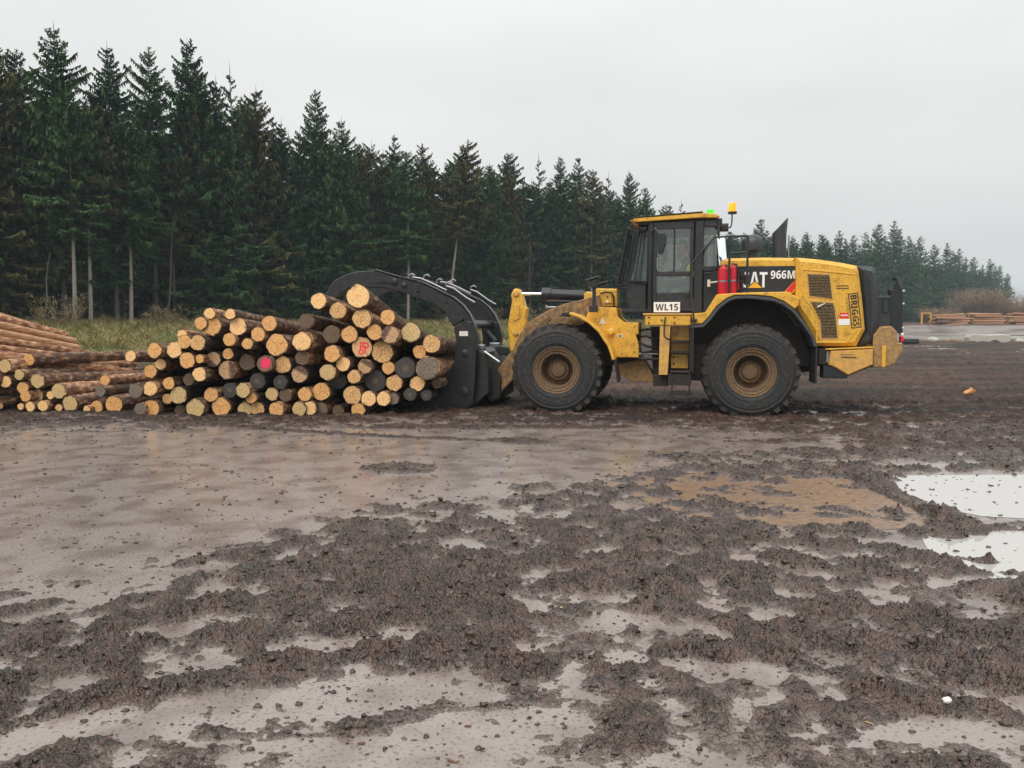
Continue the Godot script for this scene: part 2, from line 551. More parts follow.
# height of the mud: rough, dark churned ground stands above the level of the water, smooth scraped ground lies about at it
func mud(x: float, z: float) -> float:
	var d := -z
	if d > 70.0:
		var far := 0.06 + 0.05 * N1.get_noise_2d(x * 0.15, z * 0.5)
		if x > 20.0:
			far -= 0.13 * (blob(x, z, 62.0, -84.0, 34.0, 6.0) + blob(x, z, 75.0, -104.0, 50.0, 7.0))
		return terrain(x, z) + far
	var wob := N1.get_noise_2d(x * 0.8, z * 0.8)
	var level := -0.006 + 0.012 * wob
	var rough := 1.0
	if d < 17.0:
		# churned dark bands
		var dark := strip(x, z, -5.75, 0.15, -0.2, 0.62, -4.2, 1.6) + 0.7 * strip(x, z, -4.6, 0.16, 0.0, 0.5, -4.0, 0.2)
		dark += 0.8 * strip(x, z, -4.55, 0.10, 0.3, 0.45, 0.8, 4.0) + 0.8 * blob(x, z, 1.1, -6.5, 0.9, 0.45) + 0.9 * blob(x, z, 6.5, -12.2, 4.6, 1.8)
		dark += 0.8 * sstep(13.6, 14.4, d) + 0.6 * strip(x, z, -7.0, 0.12, 0.5, 0.3, 1.2, 4.5)
		dark += 0.9 * (blob(x, z, 4.38, -15.1, 0.9, 0.5) + blob(x, z, 0.9, -15.8, 0.9, 0.5))
		level += (0.012 + 0.05 * N1.get_noise_2d(x * 3.1, z * 3.6 + 70.0)) * minf(dark, 1.0)
		rough += 0.12 * minf(dark, 1.0)
		# smeared wet patches between the churned bands
		var smear := sstep(-0.02, 0.30, N1.get_noise_2d(x * 1.5 + 11.0, z * 3.4) + 0.35 * N2.get_noise_2d(x * 0.5, z)) * (1.0 - 0.75 * minf(dark, 1.0))
		level -= 0.010 * smear
		rough *= 1.0 - 0.4 * smear
		var xw := x + wob * 0.5
		var zw := z + wob * 0.5
		# the wide sheet of slurry in front of the stack
		var lake := sstep(-0.3, 1.5, lake_near(xw) - zw) * (1.0 - sstep(13.0, 14.0, d - 0.08 * x)) * (1.0 - sstep(0.2, 2.6, x - 0.25 * (d - 9.0)))
		level = lerpf(level, -0.025 + 0.008 * wob, lake)
		rough = lerpf(rough, 0.42, lake)
		level += 0.05 * strip(x, z, -13.4, -0.00, -1.0, 0.22, -2.2, 2.0)
		level += 0.045 * strip(x, z, -12.55 + 0.36 * (x + 2.4), -0.03, -2.4, 0.13, -7.5, 0.4)
		level += 0.05 * (blob(x, z, 0.35, -12.0, 0.62, 0.55) + 0.8 * blob(x, z, -1.3, -9.7, 0.5, 0.35))
		# smooth damp ground in the middle distance
		var damp := blob(x, z, 2.2, -12.2, 2.6, 1.3) + 0.8 * blob(x, z, 0.4, -10.0, 1.5, 1.1)
		level -= 0.022 * minf(damp, 1.0)
		rough *= 1.0 - 0.55 * minf(damp, 1.0)
		# puddles by the loader's rear
		var pw := blob(xw, zw, 5.6, -8.15, 2.15, 1.15) + blob(xw, zw, 4.5, -6.3, 1.5, 0.36) + blob(xw, z, 4.0, -5.75, 0.8, 0.13)
		level -= 0.07 * minf(pw, 1.0)
		rough *= 1.0 - 0.5 * minf(pw, 1.0)
		var clay := blob(xw, zw, 2.75, -8.3, 1.0, 0.72)
		level -= 0.003 * clay
		level += 0.075 * blob(x, z, 3.86, -8.1, 0.16, 1.5) + 0.05 * blob(x, z, 3.7, -5.3, 0.8, 0.17)
		rough *= 1.0 - 0.5 * clay
		# trodden grey ground at the bottom, and the pale strip beside it
		var low := blob(x, z, 0.6, -3.3, 1.5, 0.75) + blob(x, z, -1.4, -3.0, 1.4, 0.45)
		level += 0.001 * minf(low, 1.0)
		rough *= 1.0 - 0.45 * minf(low, 1.0)
		level -= 0.034 * strip(xw, zw, -3.95, 0.22, -0.2, 0.22, -2.8, -0.3)
		# wheel ruts, each with a hollow and two lips
		for k in 8:
			var z0: float = [-6.35, -5.58, -4.85, -4.25, -5.15, -4.5, -3.85, -7.3][k]
			var bend: float = [0.15, 0.10, 0.09, 0.11, 0.16, 0.15, 0.12, 0.10][k]
			var xa: float = [-3.4, -0.2, 0.7, 0.7, -3.2, -2.9, 1.0, 0.6][k]
			var xb: float = [3.6, 3.4, 3.0, 2.9, 0.2, -0.3, 2.8, 4.5][k]
			var q := z - (z0 + bend * (x + 0.1) * (x + 0.1)) + 0.10 * wob
			if absf(q) < 0.55:
				var on := sstep(xa - 0.5, xa + 0.3, x) * (1.0 - sstep(xb - 0.3, xb + 0.5, x))
				var lug := 0.020 * sin((x + 0.5 * absf(q)) * 22.0 + 3.0 * wob)
				on *= clampf(0.35 + 2.2 * N1.get_noise_2d(x * 2.4 + 40.0 * k, z * 1.5), 0.0, 1.0)
				level += 0.8 * on * (-0.048 * exp(-q * q / 0.012) + (0.020 + 0.6 * lug) * exp(-(absf(q) - 0.23) * (absf(q) - 0.23) / 0.012))
	elif d < 70.0:
		level += 0.05 + 0.05 * N1.get_noise_2d(x * 0.3, z * 0.6) + 0.035 * N1.get_noise_2d(x * 0.7 + 20.0, z * 2.6)
		rough = 1.7
		level += strip(x, z, -60.5, 0.0, 0.0, 2.2, 24.0, 60.0) * (0.06 + 0.30 * maxf(0.0, N1.get_noise_2d(x * 1.7, z * 1.7)))
	var h := level + terrain(x, z)
	# lumps with creases between them, coarse to fine
	var c1 := 0.32 - C1.get_noise_2d(x, z)
	var c2 := 0.35 - C2.get_noise_2d(x, z) if d < 40.0 else 0.0
	var n := N2.get_noise_2d(x, z)
	h += rough * (0.030 * n + 0.027 * (c1 - 0.52) * (0.85 + 0.8 * n))
	# close to the water everything is slumped and smooth
	var firm := 0.45 + 0.55 * sstep(-0.018, 0.018, h - terrain(x, z)) if d < 17.0 else 1.0
	h += rough * firm * 0.043 * (c2 - 0.52) * (0.85 + 0.8 * n)
	if d < 16.0:
		h += rough * firm * (0.011 * N3.get_noise_2d(x, z) + 0.006 * N4.get_noise_2d(x, z))
		if d < 10.0: h += rough * firm * 0.030 * (0.15 - C3.get_noise_2d(x, z) - 0.52 + 0.2) * (0.9 + n)
	return h


# half the width of the churned ground at a distance
func edge_of(d: float) -> float:
	return 0.72 * d + 5.0


# a fan of rows that spread with distance, finest where one stands
func build_ground() -> void:
	var rows := PackedFloat32Array()
	var d := 1.6
	while d < 620.0:
		rows.append(d)
		if d < 3.0: d += 0.0085
		elif d < 8.0: d += maxf(0.0085, d * d / 1500.0)
		elif d < 17.0: d += 0.045
		elif d < 70.0: d *= 1.012
		else: d *= 1.05
	var cols := 840
	var nr := rows.size()
	var v := PackedVector3Array()
	v.resize(nr * (cols + 1))
	for i in nr:
		var z := -rows[i]
		for j in cols + 1:
			var t := -1.0 + 2.0 * j / cols
			var x := absf(t) / 0.86 * 0.66 * rows[i]
			if absf(t) > 0.86: x = lerpf(0.66 * rows[i], edge_of(rows[i]), pow((absf(t) - 0.86) / 0.14, 1.5))
			x *= signf(t)
			v[i * (cols + 1) + j] = Vector3(x, mud(x, z), z)
	var n := PackedVector3Array()
	n.resize(v.size())
	var c := PackedColorArray()
	c.resize(v.size())
	var w := cols + 1
	for i in nr:
		var i0 := maxi(i - 1, 0) * w
		var i1 := mini(i + 1, nr - 1) * w
		for j in w:
			var dx := v[i * w + mini(j + 1, cols)] - v[i * w + maxi(j - 1, 0)]
			var dz := v[i1 + j] - v[i0 + j]
			n[i * w + j] = dx.cross(dz).normalized()
			var p := v[i * w + j]
			var t := N3.get_noise_2d(p.x * 0.4 + 70.0, p.z * 0.4)
			var u := N1.get_noise_2d(p.x * 2.0, p.z * 2.0 + 40.0)
			var k := Color(0.084, 0.047, 0.034)
			k = k.lerp(Color(0.125, 0.080, 0.062), clampf(0.25 + u * 1.2, 0.0, 1.0))
			if p.z > -20.0:
				var fine := N2.get_noise_2d(p.x * 1.7 + 33.0, p.z * 1.7) + 0.5 * N4.get_noise_2d(p.x + 9.0, p.z)
				k = k.lerp(Color(0.030, 0.018, 0.013), clampf(0.48 + fine * 2.4, 0.0, 0.9))
				t = N3.get_noise_2d(p.x * 1.3 + 70.0, p.z * 1.3)
				if t > 0.34: k = k.lerp(Color(0.115, 0.055, 0.032), minf((t - 0.34) * 4.0, 0.7))
			if p.z < -13.9 and p.z > -130.0:
				var st := N1.get_noise_2d(p.x * 0.35, p.z * 1.3 + 90.0)
				k = k.lerp(Color(0.035, 0.027, 0.024), clampf(0.45 + st * 1.6, 0.0, 0.9))
				if p.z < -66.0: k = k.lerp(Color(0.30, 0.27, 0.25), clampf(0.75 + st * 1.4, 0.0, 1.0) * sstep(66.0, 72.0, -p.z) * sstep(20.0, 30.0, p.x))
			if p.z > -17.0: k = k.lerp(Color(0.20, 0.158, 0.138), 0.9 * (1.0 - sstep(0.0, 0.020 + 0.02 * t, p.y)))
			var s := before_wood(p.x, p.z)
			if s < 26.0 and p.z < -19.0 and p.x < 2.0:
				k = k.lerp(Color(0.11, 0.095, 0.045), 1.0 - sstep(18.0, 26.0, s))
			c[i * w + j] = k
	var cuts := [0, 0, 0, nr - 1]
	while rows[cuts[1]] < 11.0: cuts[1] += 1
	while rows[cuts[2]] < 13.8: cuts[2] += 1
	for part in 3:
		var ra: int = cuts[part]
		var rb: int = cuts[part + 1]
		var idx := PackedInt32Array()
		idx.resize((rb - ra) * cols * 6)
		var q := 0
		for i in rb - ra:
			for j in cols:
				var a: int = i * w + j
				idx[q] = a; idx[q + 1] = a + w; idx[q + 2] = a + 1
				idx[q + 3] = a + 1; idx[q + 4] = a + w; idx[q + 5] = a + w + 1
				q += 6
		var arr := []
		arr.resize(Mesh.ARRAY_MAX)
		arr[Mesh.ARRAY_VERTEX] = v.slice(ra * w, (rb + 1) * w)
		arr[Mesh.ARRAY_NORMAL] = n.slice(ra * w, (rb + 1) * w)
		arr[Mesh.ARRAY_COLOR] = c.slice(ra * w, (rb + 1) * w)
		arr[Mesh.ARRAY_INDEX] = idx
		var am := ArrayMesh.new()
		am.add_surface_from_arrays(Mesh.PRIMITIVE_TRIANGLES, arr)
		if part == 0: setting(put("ground", am, M.mud), "churned wet brown mud of the timber yard", "ground")
		elif part == 1: setting(put("damp_ground", am, M.damp_mud), "band of damp mud in front of the log stack", "ground")
		else: setting(put("rough_ground", am, M.dry_mud), "rougher drier mud from the machine on to the wood", "ground")
	# the yard goes on behind and to both sides
	var b := MB.new()
	b.col = Color(0.075, 0.06, 0.052)
	var y := 0.02
	var f := edge_of(620.0)
	var g := edge_of(1.6)
	b.quad(Vector3(-g, y, -1.6), Vector3(-f, y, -620), Vector3(-900, y, -620), Vector3(-900, y, -1.6), Vector3.UP)
	b.quad(Vector3(g, y, -1.6), Vector3(f, y, -620), Vector3(900, y, -620), Vector3(900, y, -1.6), Vector3.UP)
	b.quad(Vector3(-900, y, -1.6), Vector3(900, y, -1.6), Vector3(900, y, 300), Vector3(-900, y, 300), Vector3.UP)
	b.quad(Vector3(-900, y, -620), Vector3(900, y, -620), Vector3(900, y, -1500), Vector3(-900, y, -1500), Vector3.UP)
	setting(obj("yard_ground", b, M.dry_mud), "flat mud of the yard beyond the churned part", "ground")
	# standing slurry and puddles: level sheets that the mud stands out of
	b = MB.new()
	var e0 := edge_of(1.7) - 0.01
	var e1 := edge_of(115.0) - 0.01
	b.quad(Vector3(-e0, 0, -1.7), Vector3(e0, 0, -1.7), Vector3(e1, 0, -115), Vector3(-e1, 0, -115), Vector3.UP)
	setting(obj("slurry", b, M.slurry), "thin pale slurry lying in the hollows of the mud", "slurry")
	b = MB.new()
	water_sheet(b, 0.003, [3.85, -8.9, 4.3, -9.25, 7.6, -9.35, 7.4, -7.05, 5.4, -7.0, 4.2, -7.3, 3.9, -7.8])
	setting(obj("puddle", b, M.puddle_water), "bright puddle mirroring the sky, its sheen partly painted pale, beside the loader tracks", "puddle")
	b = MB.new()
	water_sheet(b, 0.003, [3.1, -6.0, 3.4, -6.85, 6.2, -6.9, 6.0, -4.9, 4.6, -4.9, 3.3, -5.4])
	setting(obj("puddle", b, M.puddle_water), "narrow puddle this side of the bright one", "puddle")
	b = MB.new()
	water_sheet(b, 0.003, [1.1, -8.4, 1.6, -9.5, 3.4, -9.6, 3.84, -8.9, 3.84, -7.0, 3.0, -6.8, 1.6, -7.1])
	setting(obj("clay_puddle", b, M.clay_water), "shallow orange puddle of clayey water", "puddle")


func water_sheet(b: MB, y: float, a: Array) -> void:
	var p := pv(a)
	var t := Geometry2D.triangulate_polygon(p)
	for k in range(0, t.size(), 3):
		b.tri(Vector3(p[t[k]].x, y, p[t[k]].y), Vector3(p[t[k + 1]].x, y, p[t[k + 1]].y), Vector3(p[t[k + 2]].x, y, p[t[k + 2]].y), Vector3.UP, Vector3.UP, Vector3.UP)


func scatter(called: String, mesh: Mesh, m: Material, where: Array, tints: Array, label: String, category: String) -> void:
	var mm := MultiMesh.new()
	mm.transform_format = MultiMesh.TRANSFORM_3D
	mm.use_colors = true
	mm.mesh = mesh
	mm.instance_count = where.size()
	for i in where.size():
		mm.set_instance_transform(i, where[i])
		mm.set_instance_color(i, tints[i])
	var o := MultiMeshInstance3D.new()
	o.name = numbered(called)
	o.multimesh = mm
	o.material_override = m
	add_child(o)
	setting(o, label, category, "stuff")


func rock_mesh(seed_: int, rough: float, rings := 5, segs := 8) -> ArrayMesh:
	var f := FastNoiseLite.new()
	f.seed = seed_
	f.frequency = 0.9
	var pts := []
	for i in rings + 1:
		var row := []
		for j in segs:
			var a := PI * i / rings
			var w := TAU * j / segs
			var p := Vector3(sin(a) * cos(w), cos(a), sin(a) * sin(w))
			row.append(p * (1.0 + rough * f.get_noise_3dv(p * 1.6)))
		pts.append(row)
	var b := MB.new()
	for i in rings:
		for j in segs:
			var k := (j + 1) % segs
			var A: Vector3 = pts[i][j]
			var B: Vector3 = pts[i][k]
			var C: Vector3 = pts[i + 1][k]
			var D: Vector3 = pts[i + 1][j]
			b.tri(A, B, C, A.normalized(), B.normalized(), C.normalized())
			b.tri(A, C, D, A.normalized(), C.normalized(), D.normalized())
	return b.mesh()


func build_litter() -> void:
	var t := []
	var k := []
	while t.size() < 7000:
		var d := 2.7 + 11.5 * pow(rng.randf(), 1.1)
		var x := rng.randf_range(-0.72, 0.72) * d
		var y := maxf(mud(x, -d), 0.0)
		if y < 0.004 and rng.randf() > (0.16 if d > 5.0 else 0.4): continue
		var s := 0.0025 + 0.0006 * d + 0.010 * pow(rng.randf(), 4.0)
		var bs := Basis.from_euler(Vector3(rng.randf() * TAU, rng.randf() * TAU, 0)).scaled(Vector3(s * rng.randf_range(0.8, 1.8), s * rng.randf_range(0.6, 1.0), s))
		t.append(Transform3D(bs, Vector3(x, y + s * 0.15, -d)))
		k.append(Color(0.050, 0.035, 0.028) * rng.randf_range(0.6, 1.7))
	scatter("mud_clods", rock_mesh(5, 1.6, 4, 7), M.clod_mud, t, k, "clods of dark mud thrown up over the yard", "mud clods")
	var b := MB.new()
	b.prism(pv([-0.5, -0.16, 0.1, -0.2, 0.5, -0.05, 0.42, 0.14, -0.1, 0.2, -0.46, 0.1]), -0.05, 0.05, 0.02)
	t = []
	k = []
	for i in 2600:
		var d := 3.0 + 14.0 * pow(rng.randf(), 0.9)
		var x := rng.randf_range(-0.8, 0.8) * d
		if i < 900:
			d = rng.randf_range(13.7, 15.2)
			x = rng.randf_range(-10.0, 6.0)
		var s := 0.010 + 0.030 * pow(rng.randf(), 3.0)
		t.append(Transform3D(Basis.from_euler(Vector3(-PI / 2 + rng.randfn(0, 0.3), rng.randf() * TAU, rng.randf() * TAU)).scaled_local(Vector3.ONE * s), Vector3(x, maxf(mud(x, -d), 0.0) + 0.004, -d)))
		var bright := rng.randf()
		k.append(Color(0.085, 0.040, 0.026).lerp(Color(0.19, 0.085, 0.045), bright * bright) if bright < 0.98 else Color(0.5, 0.36, 0.2))
	scatter("bark_chips", b.mesh(), M.chips, t, k, "reddish bark chips and splinters trodden into the mud", "bark chips")
	# single things lying about
	var o := put("white_stone", rock_mesh(9, 0.5, 7, 10), M.white_stone)
	o.position = Vector3(1.95, maxf(mud(1.95, -3.6), 0.0) + 0.012, -3.6)
	o.scale = Vector3(0.022, 0.015, 0.016)
	tag(o, "small white stone on the dark mud near the lower corner", "stone")
	var wc := MB.new()
	wc.prism(pv([-0.15, 0, -0.05, -0.02, 0.10, 0.0, 0.15, 0.05, 0.09, 0.07, 0.05, 0.11, 0.02, 0.06, -0.06, 0.055, -0.14, 0.025]), -0.05, 0.05, 0.008)
	o = obj("wood_chunk", wc, M.wood_chunk)
	o.position = Vector3(10.3, mud(10.3, -18.6) + 0.02, -18.6)
	o.rotation = Vector3(0.2, 0.4, 0.1)
	tag(o, "splintered orange piece of wood lying on the mud behind the loader", "wood")
	wc = MB.new()
	wc.lathe(pv([0.30, -0.15, 0.55, -0.17, 0.60, -0.08, 0.60, 0.08, 0.55, 0.17, 0.30, 0.15, 0.30, -0.15]), 28)
	o = obj("old_tyre", wc, M.tyre_rubber)
	o.position = Vector3(28.3, mud(28.3, -59.0) + 0.15, -59.0)
	o.rotation.x = PI / 2
	tag(o, "dark old tyre lying flat on the mud past the loader's rear", "tyre")


func build_far_yard() -> void:
	# broken concrete block and stones where the mud meets the wet hardstanding
	var b := MB.new()
	b.prism(pv([-1.45, 0, 1.3, -0.05, 1.42, 0.15, 1.38, 0.66, 0.9, 0.74, -0.2, 0.70, -1.3, 0.76, -1.48, 0.5]), -0.6, 0.6, 0.05)
	var o := obj("stone_block", b, M.stone)
	o.position = Vector3(36.1, mud(36.1, -63.0) - 0.08, -63.0)
	o.rotation.y = -0.2
	tag(o, "long pale block of rough stone lying in the open yard", "stone block")
	var st := rock_mesh(14, 0.6, 8, 12)
	var q := [[33.2, -65.5, 0.32, "round pale boulder at the far end of a fallen plank"], [38.8, -63.5, 0.28, "dark-cornered rock just past the end of the stone block"], [40.3, -64.5, 0.42, "light grey rock past the stone block, larger of two"], [41.6, -65.0, 0.36, "light grey rock furthest along from the stone block"]]
	for r in q:
		o = put("boulder", st, M.stone)
		o.position = Vector3(r[0], mud(r[0], r[1]) + r[2] * 0.3, r[1])
		o.scale = Vector3(r[2] * 1.5, r[2] * 0.8, r[2])
		o.rotation.y = r[0] * 3.0
		tag(o, r[3], "boulder", "rocks by the stone block")
	for r in [[34.6, -65.0, 1.5, 0.1, "yellowish fallen plank lying beside the round boulder"], [35.0, -66.2, 1.1, -0.25, "short brown plank behind the yellowish one"]]:
		b = MB.new()
		b.box(-r[2] * 0.5, r[2] * 0.5, 0, 0.13, -0.14, 0.14, 0.01)
		o = obj("plank", b, M.plank_wood)
		o.position = Vector3(r[0], mud(r[0], r[1]) + 0.03, r[1])
		o.rotation.y = r[3]
		tag(o, r[4], "plank", "planks by the stone block")
	# yellow goal-shaped stand
	var g := node("yellow_frame", null, Vector3(70.2, terrain(70.2, -141.0) + 0.03, -141.0))
	for x in [-0.85, 0.7]:
		b = MB.new()
		b.box(x, x + 0.22, 0, 1.85, -0.1, 0.1, 0.02)
		obj("post", b, M.yellow_paint, g)
	b = MB.new()
	b.box(-0.85, 0.92, 1.853, 2.0, -0.1, 0.1, 0.02)
	obj("crossbar", b, M.yellow_paint, g)
	tag(g, "yellow goal-shaped steel frame beside the distant log stacks", "frame")
	# three distant stacks, log by log
	var proto := log_thing(0, 0, 5.6)
	remove_child(proto)
	var say := ["jumbled", "middle", "end"]
	for s in 3:
		var cx: float = [73.9, 80.1, 86.9][s]
		var w := 0
		for lay in 5:
			var n := 7 - lay
			for i in n:
				var r := rng.randf_range(0.17, 0.24)
				var l: Node3D = proto.duplicate()
				l.name = numbered("timber_log")
				add_child(l)
				l.scale = Vector3(r, r, rng.randf_range(0.92, 1.02))
				var zz := -141.0 - (i - n * 0.5) * 0.42
				l.position = Vector3(cx + 2.6 + rng.randfn(0, 0.3), terrain(80, -141.0) + 0.2 + lay * 0.38, zz)
				l.rotation = Vector3(rng.randfn(0, 0.012), PI / 2 + rng.randfn(0, 0.035 if s else 0.10), 0)
				if s == 0: l.rotation.x += rng.randfn(0, 0.05)
				for c in l.get_children():
					if c.name == "bark": c.material_override = [M.red_bark, M.bark, M.red_bark, M.red_bark, M.plank_wood][w % 5]
				w += 1
				var row: String = ["bottom", "second", "middle", "fourth", "top"][lay]
				tag(l, "reddish log in the %s layer of the distant %s stack, %s from the yard side" % [row, say[s], ["first", "second", "third", "fourth", "fifth", "sixth", "seventh"][n - 1 - i]], "log", "distant log stacks")


# ------------------------------------------------------------------ timber
var log_cache := {}
var end_mats := []

func log_shape(variant: int, length: float) -> Array:
	var key := "%d %.2f" % [variant, length]
	if log_cache.has(key): return log_cache[key]
	var f := FastNoiseLite.new()
	f.seed = 300 + variant
	f.frequency = 0.8
	f.fractal_octaves = 3
	var segs := 22
	var rings := 18
	var pts := []
	for i in rings + 1:
		var t := float(i) / rings
		var z := -t * length
		var row := []
		var knot := 1.0 + 0.05 * f.get_noise_1d(z * 2.5 + 9.0)
		for j in segs:
			var a := TAU * j / segs
			var e := Vector2(cos(a), sin(a))
			var r := (1.0 - 0.10 * t) * knot * (1.0 + 0.10 * f.get_noise_2d(e.x * 1.4 + variant, e.y * 1.4) + 0.09 * f.get_noise_3d(e.x * 2.2, e.y * 2.2, z * 2.5))
			row.append(Vector3(e.x * r + 0.25 * sin(t * PI) * f.get_noise_1d(variant * 7.0), e.y * r, z))
		pts.append(row)
	var b := MB.new()
	for i in rings:
		for j in segs:
			var k := (j + 1) % segs
			var A: Vector3 = pts[i][j]
			var B: Vector3 = pts[i][k]
			var C: Vector3 = pts[i + 1][k]
			var D: Vector3 = pts[i + 1][j]
			var na := Vector3(A.x, A.y, 0).normalized()
			var nb := Vector3(B.x, B.y, 0).normalized()
			b.tri(A, B, C, na, nb, nb)
			b.tri(A, C, D, na, nb, na)
	var e := MB.new()
	var back := Vector3(0, 0, -length)
	var fwd := Vector3(0, 0, 1)
	for j in segs:
		var k := (j + 1) % segs
		var A: Vector3 = pts[0][j]
		var B: Vector3 = pts[0][k]
		var a2 := Vector3(A.x * 0.93, A.y * 0.93, 0.012)
		var b2 := Vector3(B.x * 0.93, B.y * 0.93, 0.012)
		b.quad(A, B, b2, a2, fwd)
		var ua := Vector2(0.5 + A.x * 0.47, 0.5 - A.y * 0.47)
		var ub := Vector2(0.5 + B.x * 0.47, 0.5 - B.y * 0.47)
		a2.z = 0.02 + 0.03 * f.get_noise_2d(A.x * 3.0, A.y * 3.0)
		b2.z = 0.02 + 0.03 * f.get_noise_2d(B.x * 3.0, B.y * 3.0)
		e.tri(Vector3(0, 0, 0.03), a2, b2, fwd, fwd, fwd, Vector2(0.5, 0.5), ua, ub)
		b.tri(back, pts[rings][j], pts[rings][k], -fwd, -fwd, -fwd)
	log_cache[key] = [b.mesh(), e.mesh()]
	return log_cache[key]


func log_thing(variant: int, kind: int, length: float) -> Node3D:
	var t := node("timber_log")
	var s := log_shape(variant, length)
	var m: Material = M.dark_bark if kind == 5 or (variant == 4 and kind > 1) else (M.red_bark if variant == 2 or variant == 5 else M.bark)
	put("bark", s[0], m, t)
	put("cut_end", s[1], end_mats[kind], t)
	return t


const KIND_WORD := ["orange", "pale", "spotted", "greenish", "grey", "blackened", "brown", "pink-sprayed", "red-lettered", "split"]

func words_of(n: int) -> String:
	return ["no", "one", "two", "three", "four", "five", "six", "seven", "eight", "nine", "ten", "eleven", "twelve", "thirteen", "fourteen", "fifteen", "sixteen", "seventeen", "eighteen", "nineteen", "twenty", "twenty-one", "twenty-two", "twenty-three", "twenty-four", "twenty-five", "twenty-six", "twenty-seven", "twenty-eight", "twenty-nine", "thirty"][clampi(n, 0, 30)]


func tens(n: int) -> String:
	if n <= 30: return words_of(n)
	var d: String = ["", "", "", "thirty", "forty", "fifty", "sixty", "seventy", "eighty", "ninety", "one hundred", "one hundred ten", "one hundred twenty"][n / 10]
	return d if n % 10 == 0 else d + "-" + words_of(n % 10)


